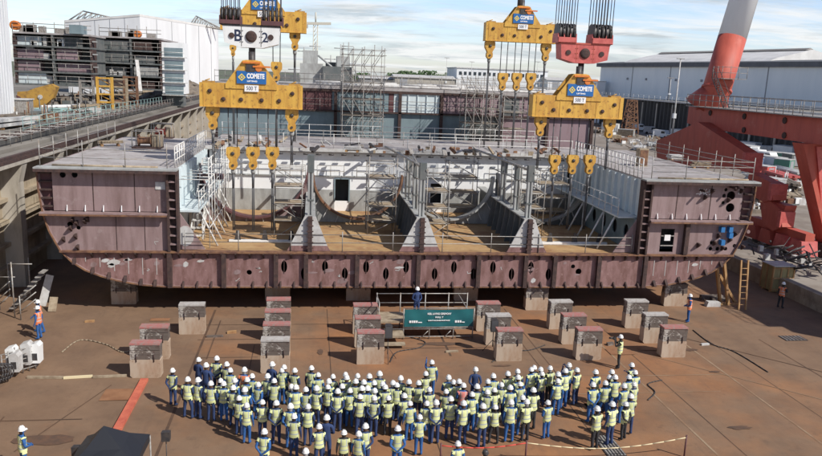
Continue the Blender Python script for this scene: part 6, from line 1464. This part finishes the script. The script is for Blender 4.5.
# bands by depth -> each person's place: row counted from the keel blocks, order from the left
main = [q for q in inf if q[4] < 590]; side = [q for q in inf if q[4] >= 590]
def rank(lst, nb):
    s_ = sorted(lst, key=lambda q: -q[1]); n = len(s_); out = {}
    for b in range(nb):
        row = sorted(s_[b*n//nb:(b+1)*n//nb], key=lambda q: q[0])
        for k, q in enumerate(row): out[id(q)] = (b, k, len(row))
    return out
NB = 7; rkm, rks = rank(main, NB), rank(side, 4)
ROWN = ['frontmost row','second row','third row','middle row','fifth row','sixth row','rearmost row']
ROWS = ['farthest row','second row','third row','nearest row']
TRN = {'cloth_navy':'navy','cloth_blue':'blue','cloth_black':'black'}
for q in inf:
    x, y, fl, sc, u, v = q
    rz = math.atan2(-(6.8-x), (41.5-y))*.55 + rn.uniform(-.35,.35); pose = rn.choice([0,0,0,0,1,1,1,1,2,2,2,3,5,5]); leg = rn.choice(['cloth_navy','cloth_navy','cloth_blue','cloth_blue','cloth_navy']); top = rn.choice(['cloth_navy','cloth_navy','cloth_blue','cloth_navy'])
    vest = 'vest_yellow'; hel = 'helmet_white'; lab = None; hair = rn.choice(['hair_dark','hair_brown','hair_dark','hair_grey'])
    if 'N' in fl: vest = None; top = leg = 'cloth_navy'
    if 'W' in fl: vest = None; top = 'cloth_white'; leg = 'cloth_navy'
    if 'O' in fl: vest = 'vest_orange'; top = 'cloth_orange'
    if 'C' in fl: vest = 'vest_coral'; top = 'cloth_navy'
    if 'K' in fl: leg = 'cloth_black'; top = 'cloth_black'
    if 'D' in fl: leg = top = 'cloth_black'
    if 'P' in fl: pose = 9; rz = .05
    if 'Q' in fl: pose = 6
    if 'B' in fl: hel = 'black_metal'; vest = None; leg = top = 'cloth_black'
    side_ = id(q) in rks
    b, k, n = (rks if side_ else rkm)[id(q)]
    place = (f'{ORD[k]} from left in {ROWS[b]} of right-hand group' if side_ else f'{ORD[k]} from left in {ROWN[b]} of main crowd')
    look = f'person in yellow vest, {TRN[leg]} trousers'
    if 'O' in fl: lab = 'person in orange vest and white helmet at the left of the crowd'
    elif 'C' in fl: lab = 'person in coral red vest amid the yellow vests'
    elif 'W' in fl: lab = 'person in white jacket without vest at the left end of the crowd'
    elif 'NF' in fl: lab = 'person in all navy workwear standing alone ahead of the crowd'
    elif 'P' in fl: lab = 'person raising an arm, farthest forward towards the stage'
    elif 'B' in fl: lab = 'person in black cap and clothes at the near edge beside the rope'
    elif 'N' in fl: look = 'person in navy workwear without vest'
    elif 'Q' in fl: look = 'person in yellow vest taking a picture'
    elif 'KH' in fl: look = 'dark dressed person in yellow vest'
    person(lab or f'{look}, {place}', x, y, 0, rz, pose, leg, top, vest, hel, hair, 'people gathered on the dock floor', sc)
# people apart from the crowd
p = at_head(621.5,336); person('photographer in yellow vest aiming a camera, standing alone between blocks', p.x, p.y, 0, 1.1, 6, 'cloth_black', 'cloth_black', sc=1.0)
cam_ = thing('camera', 'black camera held up by the lone photographer', 'camera', (p.x-.28,p.y+.14,1.58)); MB().box((p.x-.38,p.y+.08,1.54),(p.x-.22,p.y+.22,1.66)).build('body','black_metal',cam_); MB().tube((p.x-.38,p.y+.16,1.6),(p.x-.56,p.y+.24,1.6),.05,10).build('lens','black_metal',cam_)
p = at_head(38.6,301); person('person in orange vest by the left wall, the farther of two', p.x, p.y, 0, 1.7, 7, 'cloth_blue', 'cloth_orange', 'vest_orange')
p = at_head(37.6,307); person('person in orange vest by the left wall, the nearer of two', p.x, p.y, 0, 1.3, 0, 'cloth_blue', 'cloth_orange', 'vest_orange')
p = at_head(691,295); person('person in orange vest standing right of the hull, facing left', p.x, p.y, 0, 1.2, 1, 'cloth_blue', 'cloth_blue', 'vest_orange')
p = at_head(783.5,283); person('person in orange vest in shadow before the olive crate', p.x, p.y, 0, -1.2, 3, 'cloth_black', 'cloth_black', 'vest_orange')
p = at_head(21,428); person('person in yellow vest and blue sleeves alone at the near left corner', p.x, p.y, 0, -.9, 1, 'cloth_blue', 'cloth_blue')
person('speaker in blue jacket and white helmet on the stage', 6.05, 39.3, dz, PI+.2, 1, 'cloth_navy', 'cloth_blue', None)
# ------------------------------------------------------------------ light, sky, camera
w = bpy.data.worlds.new('World'); S.world = w; w.use_nodes = True; nt = w.node_tree; N = nt.nodes; L = nt.links
bg = N['Background']; bg.inputs['Strength'].default_value = .12
sky = N.new('ShaderNodeTexSky'); sky.sky_type = 'NISHITA'; sky.sun_disc = False
sv = Vector((1.64,-1.43,1.96)).normalized()
sky.sun_elevation = math.asin(sv.z); sky.sun_rotation = math.atan2(sv.x, sv.y); sky.altitude = 10; sky.air_density = 1.0; sky.dust_density = .7; sky.ozone_density = 1.8
tc = N.new('ShaderNodeTexCoord'); sp = N.new('ShaderNodeSeparateXYZ'); L.new(tc.outputs['Generated'], sp.inputs[0])
def M(op, a, b=None):
    n = N.new('ShaderNodeMath'); n.operation = op
    for k, x in ((0,a),(1,b)):
        if x is None: continue
        if isinstance(x,(int,float)): n.inputs[k].default_value = x
        else: L.new(x, n.inputs[k])
    return n.outputs[0]
zz = M('ADD', M('MAXIMUM', sp.outputs[2], 0), .09)
cb = N.new('ShaderNodeCombineXYZ'); L.new(M('DIVIDE', sp.outputs[0], zz), cb.inputs[0]); L.new(M('DIVIDE', sp.outputs[1], zz), cb.inputs[1])
def cloud(scale, lo, hi, off, det=9, ro=.62, dist=.4, st=(1,1,1)):
    mp = N.new('ShaderNodeMapping'); mp.inputs['Location'].default_value = off; mp.inputs['Scale'].default_value = st; L.new(cb.outputs[0], mp.inputs['Vector'])
    n = N.new('ShaderNodeTexNoise'); n.inputs['Scale'].default_value = scale; n.inputs['Detail'].default_value = det; n.inputs['Roughness'].default_value = ro; n.inputs['Distortion'].default_value = dist; L.new(mp.outputs[0], n.inputs['Vector'])
    r = N.new('ShaderNodeMapRange'); r.inputs[1].default_value = lo; r.inputs[2].default_value = hi; L.new(n.outputs['Fac'], r.inputs[0]); return r.outputs[0]
c1 = cloud(.8, .46, .58, (3.1,1.7,0), 10, .6, .5, (.55,1,1)); c2 = cloud(2.2, .47, .68, (7,2,0), 10, .68, .6, (.6,1,1)); sh_ = cloud(1.3, .44, .60, (1.5,9,2), 10, .66, .5, (.6,1,1))
def mixc(f, a, b):
    n = N.new('ShaderNodeMix'); n.data_type = 'RGBA'; L.new(f, n.inputs[0])
    for k, x in ((6,a),(7,b)):
        if isinstance(x,tuple): n.inputs[k].default_value = (*x,1)
        else: L.new(x, n.inputs[k])
    return n.outputs[2]
tint = N.new('ShaderNodeMix'); tint.data_type = 'RGBA'; tint.blend_type = 'MULTIPLY'; tint.inputs[0].default_value = 1; L.new(sky.outputs[0], tint.inputs[6]); tint.inputs[7].default_value = (1.32,1.36,1.62,1)
cloudc = mixc(sh_, (7.9,8.0,8.0), (4.6,5.1,5.4))
fall = N.new('ShaderNodeMapRange'); fall.inputs[1].default_value = .16; fall.inputs[2].default_value = .42; fall.inputs[3].default_value = 1; fall.inputs[4].default_value = .12; L.new(sp.outputs[2], fall.inputs[0])
f = M('MULTIPLY', M('MINIMUM', M('ADD', M('MULTIPLY', c1, .8), M('MULTIPLY', c2, .4)), .95), fall.outputs[0])
dim = N.new('ShaderNodeMapRange'); dim.inputs[1].default_value = .14; dim.inputs[2].default_value = .4; dim.inputs[3].default_value = 1; dim.inputs[4].default_value = .42; L.new(sp.outputs[2], dim.inputs[0])
dm_ = N.new('ShaderNodeMix'); dm_.data_type = 'RGBA'; dm_.blend_type = 'MULTIPLY'; dm_.inputs[0].default_value = 1; L.new(mixc(f, tint.outputs[2], cloudc), dm_.inputs[6]); L.new(dim.outputs[0], dm_.inputs[7])
L.new(dm_.outputs[2], bg.inputs['Color'])
sun = bpy.data.lights.new('sun','SUN'); sun.energy = 4.8; sun.angle = math.radians(.5); sun.color = (1,.95,.87)
so = bpy.data.objects.new('sun', sun); COL.objects.link(so); so.rotation_euler = (-sv).to_track_quat('-Z','Y').to_euler(); so.location = sv*100
cd = bpy.data.cameras.new('camera'); co = bpy.data.objects.new('camera', cd); COL.objects.link(co)
co.matrix_world = Matrix(((RR.x,UU.x,-FWD.x,CAM.x),(RR.y,UU.y,-FWD.y,CAM.y),(RR.z,UU.z,-FWD.z,CAM.z),(0,0,0,1)))
cd.sensor_fit = 'HORIZONTAL'; cd.sensor_width = 36; cd.lens = 36*F_PX/822; cd.clip_end = 8000; cd.clip_start = .1
S.camera = co
S.view_settings.view_transform = 'Standard'; S.view_settings.look = 'None'; S.view_settings.exposure = 0; S.view_settings.gamma = 1; S.view_settings.use_curve_mapping = False
S.render.engine = 'CYCLES'; S.cycles.max_bounces = 6; S.cycles.use_denoising = True
